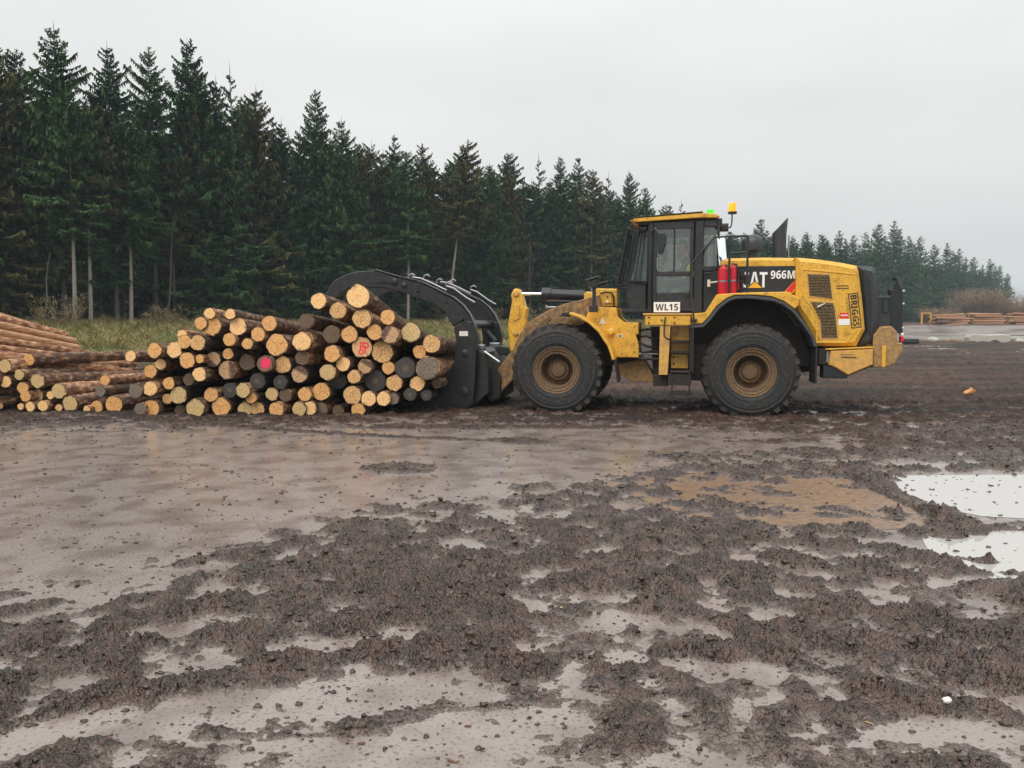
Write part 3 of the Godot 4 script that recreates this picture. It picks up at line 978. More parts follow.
func build_logs() -> void:
	for k in 10:
		var m := mat("log_end_%d" % k, Color(1, 1, 1), 0.7 if k != 5 else 0.5)
		m.albedo_texture = end_texture(k)
		end_mats.append(m)
	# middle of the near end, its radius and how it looks: x, y, z, r, kind
	var table := [
	[-6.93, 1.10, -15.07, 0.102, 1], [-6.47, 1.20, -15.03, 0.136, 0], [-6.15, 1.21, -15.12, 0.145, 1], [-5.93, 1.36, -15.05, 0.128, 0], [-5.68, 1.34, -15.02, 0.140, 2],
	[-6.00, 1.48, -15.12, 0.090, 1], [-5.51, 1.64, -15.28, 0.177, 0], [-5.70, 1.69, -15.24, 0.116, 0], [-5.53, 1.87, -15.23, 0.103, 1], [-5.10, 1.86, -15.07, 0.098, 1],
	[-4.99, 1.63, -15.16, 0.159, 1], [-5.13, 1.40, -15.08, 0.117, 0], [-4.79, 1.32, -15.05, 0.102, 0], [-5.89, 1.02, -15.03, 0.144, 0], [-5.67, 1.05, -15.06, 0.081, 0],
	[-5.23, 1.13, -15.28, 0.104, 0], [-5.50, 1.03, -15.25, 0.138, 9], [-6.46, 0.94, -15.24, 0.099, 1], [-6.65, 0.81, -15.24, 0.125, 0], [-6.85, 0.47, -15.06, 0.132, 4],
	[-6.60, 0.50, -15.09, 0.132, 1], [-6.30, 0.59, -15.19, 0.116, 0], [-6.14, 0.37, -15.22, 0.159, 3], [-6.37, 0.30, -15.26, 0.091, 2], [-6.19, 0.08, -15.38, 0.104, 6],
	[-5.77, 0.15, -15.03, 0.166, 3], [-5.53, 0.38, -15.18, 0.129, 0], [-5.36, 0.16, -15.20, 0.176, 0], [-6.62, 0.14, -15.15, 0.154, 0], [-6.78, 0.13, -15.05, 0.111, 4],
	[-5.96, 0.66, -15.26, 0.112, 6], [-5.67, 0.77, -15.03, 0.127, 1], [-5.25, 0.83, -15.28, 0.168, 9], [-4.92, 0.97, -15.38, 0.148, 6], [-5.21, 0.46, -15.28, 0.138, 5],
	[-4.91, 0.47, -15.09, 0.132, 3], [-4.94, 0.11, -15.27, 0.134, 3], [-3.52, 2.10, -15.17, 0.146, 1], [-3.19, 1.92, -15.26, 0.155, 2], [-3.79, 1.73, -15.37, 0.143, 6],
	[-4.42, 1.69, -15.15, 0.137, 0], [-4.62, 1.49, -15.12, 0.128, 0], [-4.83, 1.32, -15.18, 0.112, 0], [-4.28, 1.30, -15.13, 0.197, 0], [-3.81, 1.36, -15.05, 0.170, 1],
	[-3.30, 1.49, -15.21, 0.163, 6], [-2.98, 1.49, -15.24, 0.151, 0], [-3.83, 1.06, -15.13, 0.124, 6], [-4.47, 0.96, -15.01, 0.149, 7], [-4.20, 0.93, -15.19, 0.155, 2],
	[-3.27, 1.14, -15.08, 0.149, 0], [-3.09, 0.95, -15.16, 0.137, 1], [-3.88, 0.76, -15.14, 0.150, 9], [-3.36, 0.80, -15.10, 0.145, 3], [-3.23, 0.63, -15.42, 0.153, 5],
	[-2.87, 0.72, -15.06, 0.123, 2], [-4.68, 0.63, -15.24, 0.147, 5], [-4.25, 0.62, -15.18, 0.133, 5], [-3.50, 0.44, -15.19, 0.163, 0], [-3.78, 0.40, -15.08, 0.124, 0],
	[-2.92, 0.38, -15.11, 0.171, 2], [-4.42, 0.39, -15.22, 0.121, 3], [-4.17, 0.37, -15.22, 0.116, 6], [-4.79, 0.33, -15.17, 0.107, 0], [-4.71, 0.11, -15.27, 0.134, 2],
	[-4.29, 0.12, -15.03, 0.136, 0], [-3.87, 0.14, -15.02, 0.132, 3], [-3.69, 0.15, -15.07, 0.124, 1], [-3.53, 0.11, -15.23, 0.129, 4], [-3.23, 0.08, -15.30, 0.104, 6],
	[-2.78, 2.18, -15.07, 0.209, 1], [-2.72, 1.78, -15.10, 0.171, 2], [-2.25, 1.80, -15.05, 0.140, 0], [-2.50, 1.53, -15.14, 0.141, 0], [-2.20, 1.49, -15.01, 0.157, 9],
	[-1.85, 1.52, -15.21, 0.181, 3], [-2.76, 1.25, -15.27, 0.190, 8], [-2.39, 1.17, -15.29, 0.199, 2], [-1.47, 1.32, -15.22, 0.168, 2], [-1.70, 1.17, -15.29, 0.125, 0],
	[-1.53, 0.88, -15.01, 0.208, 4], [-1.96, 0.87, -15.21, 0.193, 5], [-2.28, 0.87, -15.29, 0.119, 0], [-2.70, 0.90, -15.23, 0.129, 9], [-2.88, 0.71, -15.12, 0.103, 3],
	[-2.54, 0.62, -15.40, 0.192, 5], [-2.16, 0.60, -15.19, 0.146, 2], [-1.75, 0.58, -15.25, 0.142, 1], [-2.62, 0.32, -15.09, 0.137, 1], [-2.34, 0.32, -15.06, 0.128, 1],
	[-2.18, 0.31, -15.13, 0.107, 4], [-1.87, 0.39, -15.16, 0.116, 5], [-2.82, 0.11, -15.11, 0.128, 0], [-1.40, 0.57, -15.41, 0.091, 6], [-1.58, 0.37, -15.22, 0.099, 5],
	[-9.55, 0.89, -15.60, 0.124, 3], [-9.55, 0.59, -15.61, 0.110, 1], [-9.31, 0.72, -15.65, 0.100, 3], [-9.22, 0.65, -15.84, 0.073, 3], [-9.00, 0.60, -15.71, 0.139, 3],
	[-9.28, 0.47, -15.69, 0.111, 0], [-9.20, 0.31, -15.63, 0.099, 0], [-9.12, 0.30, -15.89, 0.118, 3], [-8.78, 0.33, -15.73, 0.078, 1], [-8.58, 0.41, -15.66, 0.144, 3],
	[-9.29, 0.12, -15.62, 0.066, 1], [-9.11, 0.12, -15.62, 0.094, 1], [-8.89, 0.13, -15.65, 0.100, 1], [-8.67, 0.08, -15.80, 0.073, 1], [-8.37, 0.17, -15.64, 0.149, 3],
	[-8.04, 0.07, -15.61, 0.069, 1], [-7.92, 0.11, -15.75, 0.117, 0], [-7.55, 0.15, -15.67, 0.166, 0], [-7.82, 0.60, -15.90, 0.096, 0], [-7.79, 0.41, -15.64, 0.105, 4],
	[-9.77, 0.12, -15.76, 0.061, 1]
	]
	var main_count := 95
	var pink := Vector2.ZERO
	var big := Vector2.ZERO
	var red := Vector2.ZERO
	var top_r := 0.0
	for q in table:
		if q[4] == 7: pink = Vector2(q[0], q[1])
		if q[4] == 8: red = Vector2(q[0], q[1])
		if q[1] + q[3] > top_r:
			top_r = q[1] + q[3]
			big = Vector2(q[0], q[1])
	var given := {}
	for i in table.size():
		var q: Array = table[i]
		var near := i >= main_count
		var t := log_thing(i % 6, q[4], 4.8)
		t.position = Vector3(q[0], q[1], q[2])
		var drop: float = -(0.10 + 0.16 * q[1]) / 4.8
		if q[0] > -3.3 and q[1] > 1.45: drop -= 0.045
		t.rotation = Vector3(drop + rng.randfn(0, 0.006), -0.065 + rng.randfn(0, 0.03) + (0.03 if q[0] > -3.0 else 0.0), rng.randf() * TAU * (0.0 if q[4] == 8 else 1.0))
		t.rotation_order = EULER_ORDER_YXZ
		if q[1] - q[3] < 0.15: t.rotation.x = -0.004
		t.scale = Vector3(q[3] * 1.05, q[3] * 1.05, 1.0)
		var size: String = "thin" if q[3] < 0.115 else ("thick" if q[3] > 0.165 else "medium")
		var label := ""
		if q[4] == 7: label = "dark log end sprayed with a bright pink blotch"
		elif q[4] == 8: label = "pale log end with red painted marks"
		elif Vector2(q[0], q[1]) == big: label = "big pale round log end crowning the stack under the grapple arm"
		else:
			for ref in [[pink, "the pink-sprayed end"], [red, "the red-marked end"], [big, "the crowning end"]]:
				for unit in [0.34, 0.22]:
					var dx := roundi((q[0] - ref[0].x) / unit)
					var dy := roundi((q[1] - ref[0].y) / unit)
					var wide := "log widths" if unit > 0.3 else "log radii"
					var up := "level with" if dy == 0 else "%s %s %s than" % [words_of(absi(dy)), wide, "higher" if dy > 0 else "lower"]
					var side := "" if dx == 0 else "%s %s" % [words_of(absi(dx)), "loaderward" if dx > 0 else "outward"]
					label = "%s %s log end %s %s%s" % [size, KIND_WORD[q[4]], up, ref[1], (", " + side) if side else ""]
					if dy == 0 and dx != 0: label = "%s %s log end %s %s of %s, level with it" % [size, KIND_WORD[q[4]], words_of(absi(dx)) + " " + wide, "loaderward" if dx > 0 else "outward", ref[1]]
					if not given.has(label): break
				if not given.has(label): break
		given[label] = true
		tag(t, label, "log", "logs of the near stacks")
	# long stripped logs sliding down over the end of the stack: near end, far end, radius
	var over := []
	for k in 9:
		var j1 := rng.randf_range(-0.06, 0.06)
		over.append([-11.35 + 0.13 * k + j1, 2.36 - 0.20 * k, -15.5 + j1, -10.70 + 0.27 * k + rng.randf_range(-0.1, 0.1), 1.52 - 0.14 * k, -19.1 + rng.randf_range(-0.4, 0.4), rng.randf_range(0.095, 0.125), "stripped reddish log sloping to the grass, %s from the top of the sloping heap" % ["first", "second", "third", "fourth", "fifth", "sixth", "seventh", "eighth", "ninth"][k]])
	for k in 5:
		over.append([-12.2 + 0.2 * k, 1.95 - 0.3 * k, -15.9, -11.4 + 0.35 * k, 1.42 - 0.24 * k, -19.4, 0.14, "dark log in the inside of the sloping heap, %s down" % ["first", "second", "third", "fourth", "fifth"][k]])
	over.append_array([
		[-10.0, 1.10, -15.6, -8.8, 0.62, -18.4, 0.13, "peeled log just above the green-ended ones of the heap"],
		[-11.5, 1.85, -15.5, -11.1, 1.30, -19.2, 0.15, "stripped log half hidden at the frame edge of the heap"],
		[-11.2, 1.30, -15.9, -10.2, 0.85, -19.2, 0.16, "brown log buried in the middle of the sloping heap"],
		[-10.6, 0.85, -15.9, -9.4, 0.55, -19.4, 0.15, "dark log buried low in the sloping heap"],
		[-9.6, 0.62, -15.95, -8.2, 0.42, -19.5, 0.14, "brown log lying low behind the grey-ended one"],
		[-12.6, 0.42, -15.9, -9.55, 0.34, -16.6, 0.13, "brown log lying crosswise low at the frame edge of the heap"],
		[-12.9, 0.14, -15.7, -9.7, 0.13, -16.2, 0.12, "brown log lying crosswise on the ground at the heap's frame edge"],
		[-12.5, 0.72, -16.2, -9.5, 0.55, -17.0, 0.14, "dark log crosswise above the two low ones at the frame edge"],
		[-9.3, 0.98, -16.4, -8.5, 0.92, -20.8, 0.12, "thin log reaching out of the heap toward the main stack"]])
	for i in over.size():
		var q: Array = over[i]
		var A := Vector3(q[0], q[1], q[2])
		var B := Vector3(q[3], q[4], q[5])
		var d := (B - A).normalized()
		var t := log_thing(i % 6 if i < 9 or i > 13 else 4, 0 if i % 3 else 1, 4.8)
		if i < 9 and i != 5: t.get_child(0).material_override = M.peeled_bark if i % 3 != 1 else M.red_bark
		var zz := -d
		var xx := Vector3.UP.cross(zz).normalized()
		t.transform = Transform3D(Basis(xx, zz.cross(xx), zz), B - d * 4.8)
		t.scale = Vector3(q[6], q[6], 1.0)
		tag(t, q[7], "log", "logs of the near stacks")


# ------------------------------------------------------------------ trees
func conifer(seed_: int, H: float, base: float, R: float, sparse: float, detail: float) -> Array:
	var r := RandomNumberGenerator.new()
	r.seed = seed_
	var tb := MB.new()
	var lean := Vector2(r.randfn(0, 0.25), r.randfn(0, 0.25))
	var path := []
	for i in 9:
		var t := i / 8.0
		path.append(Vector3(lean.x * t * (1.0 - t) * 1.6, H * t, lean.y * t * (1.0 - t) * 1.6))
	tb.tube(path, H * 0.0085 + 0.02, 9, 0.012)
	# bare dead branches below the crown
	for i in int(base * 5.0):
		var y := r.randf_range(1.0, base + 1.0)
		var a := r.randf() * TAU
		var L := r.randf_range(0.4, 1.5)
		var d := Vector3(cos(a), r.randf_range(-0.25, 0.1), sin(a))
		tb.tube([Vector3(0, y, 0), Vector3(0, y, 0) + d * L * 0.5 + Vector3(0, -0.02, 0), Vector3(0, y, 0) + d * L + Vector3(0, -0.12 * L, 0)], 0.014, 3, 0.004, false)
	var cb := MB.new()
	var vary := FastNoiseLite.new()
	vary.seed = seed_
	vary.frequency = 0.5
	var y := base
	var up := Vector3.UP
	while y < H - 0.15:
		var t := (y - base) / (H - base)
		var env := R * pow(1.0 - t, 0.64 if base < 5.0 else 0.5) * (0.55 + 0.45 * sstep(0.0, 0.22, t)) + 0.12
		var num := 5 + r.randi() % 3
		if t > 0.9: num = 4
		var a0 := r.randf() * TAU
		for k in num:
			if r.randf() < sparse: continue
			var a := a0 + TAU * k / num + r.randfn(0, 0.2)
			var L := env * r.randf_range(0.66, 1.1) * (0.92 + 0.75 * vary.get_noise_3d(cos(a) * 1.6, y * 0.55, sin(a) * 1.6))
			var tone := r.randf_range(0.62, 1.28)
			var el := lerpf(-0.30, 0.75, pow(t, 1.3)) + r.randfn(0, 0.09)
			var dir := Vector3(cos(a) * cos(el), sin(el), sin(a) * cos(el))
			var side := up.cross(dir).normalized()
			var o := Vector3(lean.x * (y / H) * (1.0 - y / H) * 1.6, y + r.randf_range(-0.12, 0.12), lean.y * (y / H) * (1.0 - y / H) * 1.6)
			var step := 0.135 / detail
			var cnt := maxi(3, int(L / step))
			for q in cnt:
				var s := (q + 0.7) / cnt
				var p := o + dir * L * s + up * (-0.22 * L * s * (1.0 - s) + 0.10 * L * s * s * (1.0 - t))
				var tl := (0.40 * L * (1.0 - s) + 0.16) * r.randf_range(0.7, 1.2)
				tl = minf(tl, 0.62)
				var w := (0.075 + 0.055 * r.randf()) / sqrt(detail)
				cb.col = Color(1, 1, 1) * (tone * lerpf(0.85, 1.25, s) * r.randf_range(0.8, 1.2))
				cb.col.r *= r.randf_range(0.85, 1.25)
				for sg: float in [-1.0, 1.0]:
					var d := (dir * 0.75 + side * sg * 0.85 + up * r.randf_range(-0.40, 0.05)).normalized()
					var e := p + d * tl
					var ac := d.cross(up).normalized() * w * 0.5 + up * r.randf_range(-0.3, 0.3) * w
					var nn := (up * 0.8 + dir * 0.3 + side * sg * 0.2).normalized()
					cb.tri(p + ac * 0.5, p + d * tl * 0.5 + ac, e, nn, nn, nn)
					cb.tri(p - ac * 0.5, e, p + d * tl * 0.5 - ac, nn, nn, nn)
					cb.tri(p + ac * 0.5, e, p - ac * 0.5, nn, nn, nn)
				# hanging spray
				var hl := minf(0.12 + 0.25 * L * (1.0 - absf(s - 0.5)), 0.5) * r.randf_range(0.5, 1.1)
				var hd := (-up + dir * 0.35 + side * r.randf_range(-0.5, 0.5)).normalized()
				var wd := (dir + side * r.randf_range(-1.0, 1.0)).normalized() * w * 1.1
				var hn := (dir + side * r.randf_range(-0.5, 0.5) + up * 0.4).normalized()
				cb.tri(p + wd, p - wd, p + hd * hl, hn, hn, hn)
			cb.tri(o + dir * L * 0.8 + side * 0.05, o + dir * L * 0.8 - side * 0.05, o + dir * L * 1.08 + up * 0.05, up, up, up)
		y += r.randf_range(0.24, 0.40) * (1.0 + 0.5 * (1.0 - t) * sparse)
	# leading shoot
	cb.tri(Vector3(0.03, H - 0.4, 0), Vector3(-0.03, H - 0.4, 0), Vector3(0, H + 0.5, 0), Vector3.BACK, Vector3.BACK, Vector3.BACK)
	cb.tri(Vector3(0, H - 0.4, 0.03), Vector3(0, H - 0.4, -0.03), Vector3(0, H + 0.5, 0), Vector3.RIGHT, Vector3.RIGHT, Vector3.RIGHT)
	return [tb.mesh(), cb.mesh()]


func px_of(x: float, z: float) -> float:
	return 512.0 + 829.0 * x / -z


func build_forest() -> void:
	# shapes: full spruce, bare-stemmed pine, thin sparse spruce, dense low one; nominal height 18 m
	var kinds := []
	for k in 10:
		var base: float = [0.6, 1.2, 7.5, 6.0, 1.5, 9.0, 0.5, 3.5, 8.0, 2.0][k]
		var R: float = [4.0, 4.4, 3.7, 3.3, 2.4, 3.9, 4.6, 3.8, 2.9, 3.6][k]
		var sp: float = [0.04, 0.08, 0.18, 0.12, 0.42, 0.22, 0.05, 0.12, 0.35, 0.1][k]
		kinds.append(conifer(500 + k, 18.0, base, R, sp, 1.0))
	var far_kinds := []
	for k in 4:
		far_kinds.append(conifer(560 + k, 18.0, [0.5, 2.0, 1.0, 3.0][k], [4.2, 3.7, 4.0, 3.4][k], [0.1, 0.2, 0.15, 0.3][k], 0.62))
	var nm := [M.needles_0, M.needles_1, M.needles_2, M.needles_3]
	# the edge of the wood: pixel column and top row read from the photograph, turned into a place on the edge line and a height
	var front := [[-52, 40, 0], [-25, 75, 1], [8, 52, 1], [34, 118, 6], [67, 38, 7], [76, 95, 2], [92, 112, 5], [118, 56, 7], [132, 122, 2], [158, 62, 3], [176, 160, 8], [196, 54, 3], [206, 76, 0], [237, 76, 4], [262, 97, 6], [286, 128, 0], [320, 101, 1], [345, 126, 7], [362, 150, 3], [374, 148, 8], [397, 142, 9], [408, 158, 2], [428, 176, 6], [450, 168, 3], [446, 146, 5], [490, 168, 7], [511, 170, 9], [538, 160, 4], [560, 163, 1], [577, 163, 9], [592, 175, 2], [607, 177, 4], [627, 176, 0], [643, 190, 7], [664, 207, 8], [679, 203, 4], [698, 228, 2]]
	var far := [[716, 236], [735, 238], [752, 233], [758, 221], [776, 240], [790, 244], [803, 234], [818, 236], [836, 233], [850, 237], [862, 234], [875, 226], [890, 224], [905, 238], [916, 238], [930, 246], [943, 245], [955, 250], [962, 258], [970, 258], [979, 266], [986, 260], [996, 266], [1004, 274]]
	var zones := [[-999.0, 150.0, "above the sloping log heap"], [150.0, 300.0, "behind the main log stack"], [300.0, 500.0, "behind the grapple arm"], [500.0, 625.0, "above the lift arms"], [625.0, 725.0, "behind the cab"], [725.0, 870.0, "beyond the engine hood"], [870.0, 2000.0, "above the distant log stacks"]]
	var lines := {}
	# lower neighbours that fill the edge between them
	for k in 36:
		var a: Array = front[k]
		var e: Array = front[k + 1]
		front.append([(a[0] + e[0]) * 0.5 + rng.randf_range(-4, 4), (a[1] + e[1]) * 0.5 + rng.randf_range(10, 36), [0, 6, 9, 7, 1, 3][k % 6] if k > 11 else [7, 3, 7][k % 3]])
	for k in 23: far.append([far[k][0] + 6.0, far[k][1] + rng.randf_range(5, 14)])
	for i in front.size() + far.size():
		var is_far := i >= front.size()
		var q: Array = front[i] if not is_far else far[i - front.size()]
		# where the line of sight meets the edge of the wood
		var s := (float(q[0]) - 512.0) / 829.0
		var inset := (0.4 if not is_far and i < 37 and q[2] in [2, 5, 7] else 1.5) + 2.0 * fposmod(i * 0.618, 1.0) * (0.3 if not is_far and i < 37 and q[2] in [2, 5, 7] else 1.0) + ((4.5 if i < 49 else 1.2) if i >= 37 and not is_far else 0.0)
		if not is_far and i < 37 and q[2] in [2, 5]: inset -= 1.8
		var D := (30.0 * 0.7634 + 45.5 * 0.6459 - -inset) / (0.6459 - s * 0.7634)
		var x := s * D
		var y := terrain(x, -D)
		var H := 1.7525 + (320.0 - float(q[1])) / 829.0 * D * 1.012 - y
		var k: int = q[2] if not is_far else i % 4
		var sh: Array = kinds[k] if not is_far else far_kinds[k]
		var t := node("pine_tree" if k in [2, 5] and not is_far else "spruce_tree", null, Vector3(x, y - 0.1, -D))
		t.rotation.y = i * 2.4
		var wid := clampf(H / 18.0, 0.75, 1.25) * (1.0 if not is_far else 1.15)
		t.scale = Vector3(wid, H / 18.0, wid)
		if q[0] == 446: t.basis = Basis(Vector3.BACK, -0.125) * t.basis
		put("trunk", sh[0], M.pale_trunk_bark if k in [2, 5] and not is_far else M.trunk_bark, t)
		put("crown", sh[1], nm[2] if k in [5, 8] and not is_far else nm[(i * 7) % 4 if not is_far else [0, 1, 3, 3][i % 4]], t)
		for zn in zones:
			if q[0] >= zn[0] and q[0] < zn[1]:
				if not lines.has(zn[2]): lines[zn[2]] = []
				lines[zn[2]].append([t, H, k, is_far])
	var look := ["full dark spruce", "broad dark spruce", "pale-stemmed high-crowned pine", "narrow-crowned conifer with a clean stem", "thin see-through spruce", "brownish long-stemmed pine", "dense low-branched spruce", "medium green spruce", "sparse brownish conifer", "pointed green spruce"]
	for zn in lines:
		var a: Array = lines[zn]
		for i in a.size():
			var rank := 0
			for j in a.size():
				if a[j][1] > a[i][1]: rank += 1
			var w: String = "far spruce" if a[i][3] else look[a[i][2]]
			tag(a[i][0], "%s %s, number %s there in height" % [w, zn, words_of(rank + 1)], "tree", "trees along the edge of the wood")
	# a second line close behind, lower
	var n2 := 0
	var u := -14.0
	while u < 300.0:
		var along := Vector2(-30.0, -45.5) + Vector2(0.6459, -0.7634) * u - Vector2(0.7634, 0.6459) * rng.randf_range(3.0, 5.5)
		u += rng.randf_range(2.2, 3.4) * (1.0 if u < 90.0 else 1.8)
		var is_far := u > 85.0
		var k := rng.randi() % (4 if is_far else 10)
		var H := rng.randf_range(13.3, 16.3)
		if not is_far and k in [2, 3, 5, 8]: H += 1.5
		var sh: Array = far_kinds[k] if is_far else kinds[k]
		var t := node("spruce_tree", null, Vector3(along.x, terrain(along.x, along.y) - 0.1, along.y))
		t.rotation.y = rng.randf() * TAU
		t.scale = Vector3(1.0, H / 18.0, 1.0)
		put("trunk", sh[0], M.trunk_bark, t)
		put("crown", sh[1], nm[rng.randi() % 4], t)
		n2 += 1
		tag(t, "conifer of the shaded second row of the wood, %s from the sloping heap end" % tens(n2), "tree", "conifers of the second row")
	# the depth of the wood, which reads as one dark mass
	for k in 3:
		var tr := []
		var ti := []
		u = -25.0 + k
		while u < 320.0:
			for row in 3:
				var along := Vector2(-30.0, -45.5) + Vector2(0.6459, -0.7634) * (u + rng.randf() * 3.0) - Vector2(0.7634, 0.6459) * (7.5 + row * 4.0 + rng.randf() * 2.5)
				var H := rng.randf_range(11.5, 15.5) / 18.0
				tr.append(Transform3D(Basis(Vector3.UP, rng.randf() * TAU).scaled(Vector3(1.25, H, 1.25)), Vector3(along.x, terrain(along.x, along.y) - 0.1, along.y)))
				var g := rng.randf_range(0.75, 1.2)
				ti.append(Color(g, g, g))
			u += 8.0
		scatter("wood", far_kinds[k][1], nm[[0, 1, 3][k]], tr, ti, "conifers deep in the wood that read as one dark mass", "wood")
	# low pale stems and young trees before the wood
	var st := [[43, 4.5, 0.7], [166, 7.5, 0.9], [528, 8.0, 0.3]]
	for i in st.size():
		var s := (float(st[i][0]) - 512.0) / 829.0
		var D := (30.0 * 0.7634 + 45.5 * 0.6459 - 0.6) / (0.6459 - s * 0.7634)
		var b := MB.new()
		var H: float = st[i][1]
		var path := []
		for j in 7:
			var t := j / 6.0
			path.append(Vector3(st[i][2] * t + 0.1 * sin(t * 6.0), H * t, 0))
		b.tube(path, 0.07, 8, 0.03)
		for j in 14:
			var t := rng.randf_range(0.35, 0.98)
			var a := rng.randf() * TAU
			var p: Vector3 = path[int(t * 6.0)].lerp(path[mini(int(t * 6.0) + 1, 6)], fposmod(t * 6.0, 1.0))
			b.tube([p, p + Vector3(cos(a), 0.3, sin(a)) * rng.randf_range(0.4, 1.2)], 0.015, 3, 0.004, false)
		var o := obj("bare_tree", b, M.trunk_bark)
		o.position = Vector3(s * D, terrain(s * D, -D) - 0.05, -D)
		tag(o, ["slim bent bare stem behind the sloping log heap", "bent young stem with few twigs beyond the main log stack", "slim upright stem above the yellow lift lever", "slim straight stem above the middle of the grapple arm", "slim bare stem over the crown of the log stack"][i], "tree", "bare stems at the edge of the wood")


func shrub(seed_: int, w: float, h: float, twigs: int, leaf: bool) -> Array:
	var r := RandomNumberGenerator.new()
	r.seed = seed_
	var b := MB.new()
	var l := MB.new()
	for i in twigs:
		var a := r.randf() * TAU
		var o := Vector3(cos(a), 0, sin(a)) * w * 0.25 * r.randf()
		var d := Vector3(cos(a) * w * 0.5 * r.randf(), h * r.randf_range(0.55, 1.0), sin(a) * w * 0.5 * r.randf())
		d.x *= 1.0 - 0.3 * d.y / h
		b.col = Color(1, 1, 1) * r.randf_range(0.7, 1.3)
		var p1 := o + d * 0.5 + Vector3(r.randfn(0, 0.04) * w, 0, r.randfn(0, 0.04) * w)
		b.tube([o, p1, o + d], 0.012 + h * 0.004, 3, 0.004, false)
		for k in 9:
			var s := r.randf_range(0.3, 1.0)
			var p := o.lerp(p1, s * 2.0) if s < 0.5 else p1.lerp(o + d, s * 2.0 - 1.0)
			var e := p + Vector3(r.randfn(0, 0.10) * w, r.randf_range(0.0, 0.16) * h, r.randfn(0, 0.10) * w)
			var q := Vector3(r.randfn(0, 1), 0, r.randfn(0, 1)).normalized() * (0.008 + 0.003 * h)
			b.tri(p - q, p + q, e, Vector3.UP, Vector3.UP, Vector3.UP)
			if leaf:
				l.col = Color(1, 1, 1) * r.randf_range(0.6, 1.4)
				for m in 4:
					var c := p.lerp(e, r.randf_range(0.3, 1.1)) + Vector3(r.randfn(0, 0.05), r.randfn(0, 0.05), r.randfn(0, 0.05))
					var u := Vector3(r.randfn(0, 1), r.randfn(0, 1), r.randfn(0, 1)).normalized() * 0.07
					var v := u.cross(Vector3(r.randfn(0, 1), 1, r.randfn(0, 1))).normalized() * 0.035
					var nn := (Vector3.UP + u * 4.0).normalized()
					l.tri(c - v, c + u, c + v, nn, nn, nn)
	return [b.mesh(), l.mesh() if leaf else null]


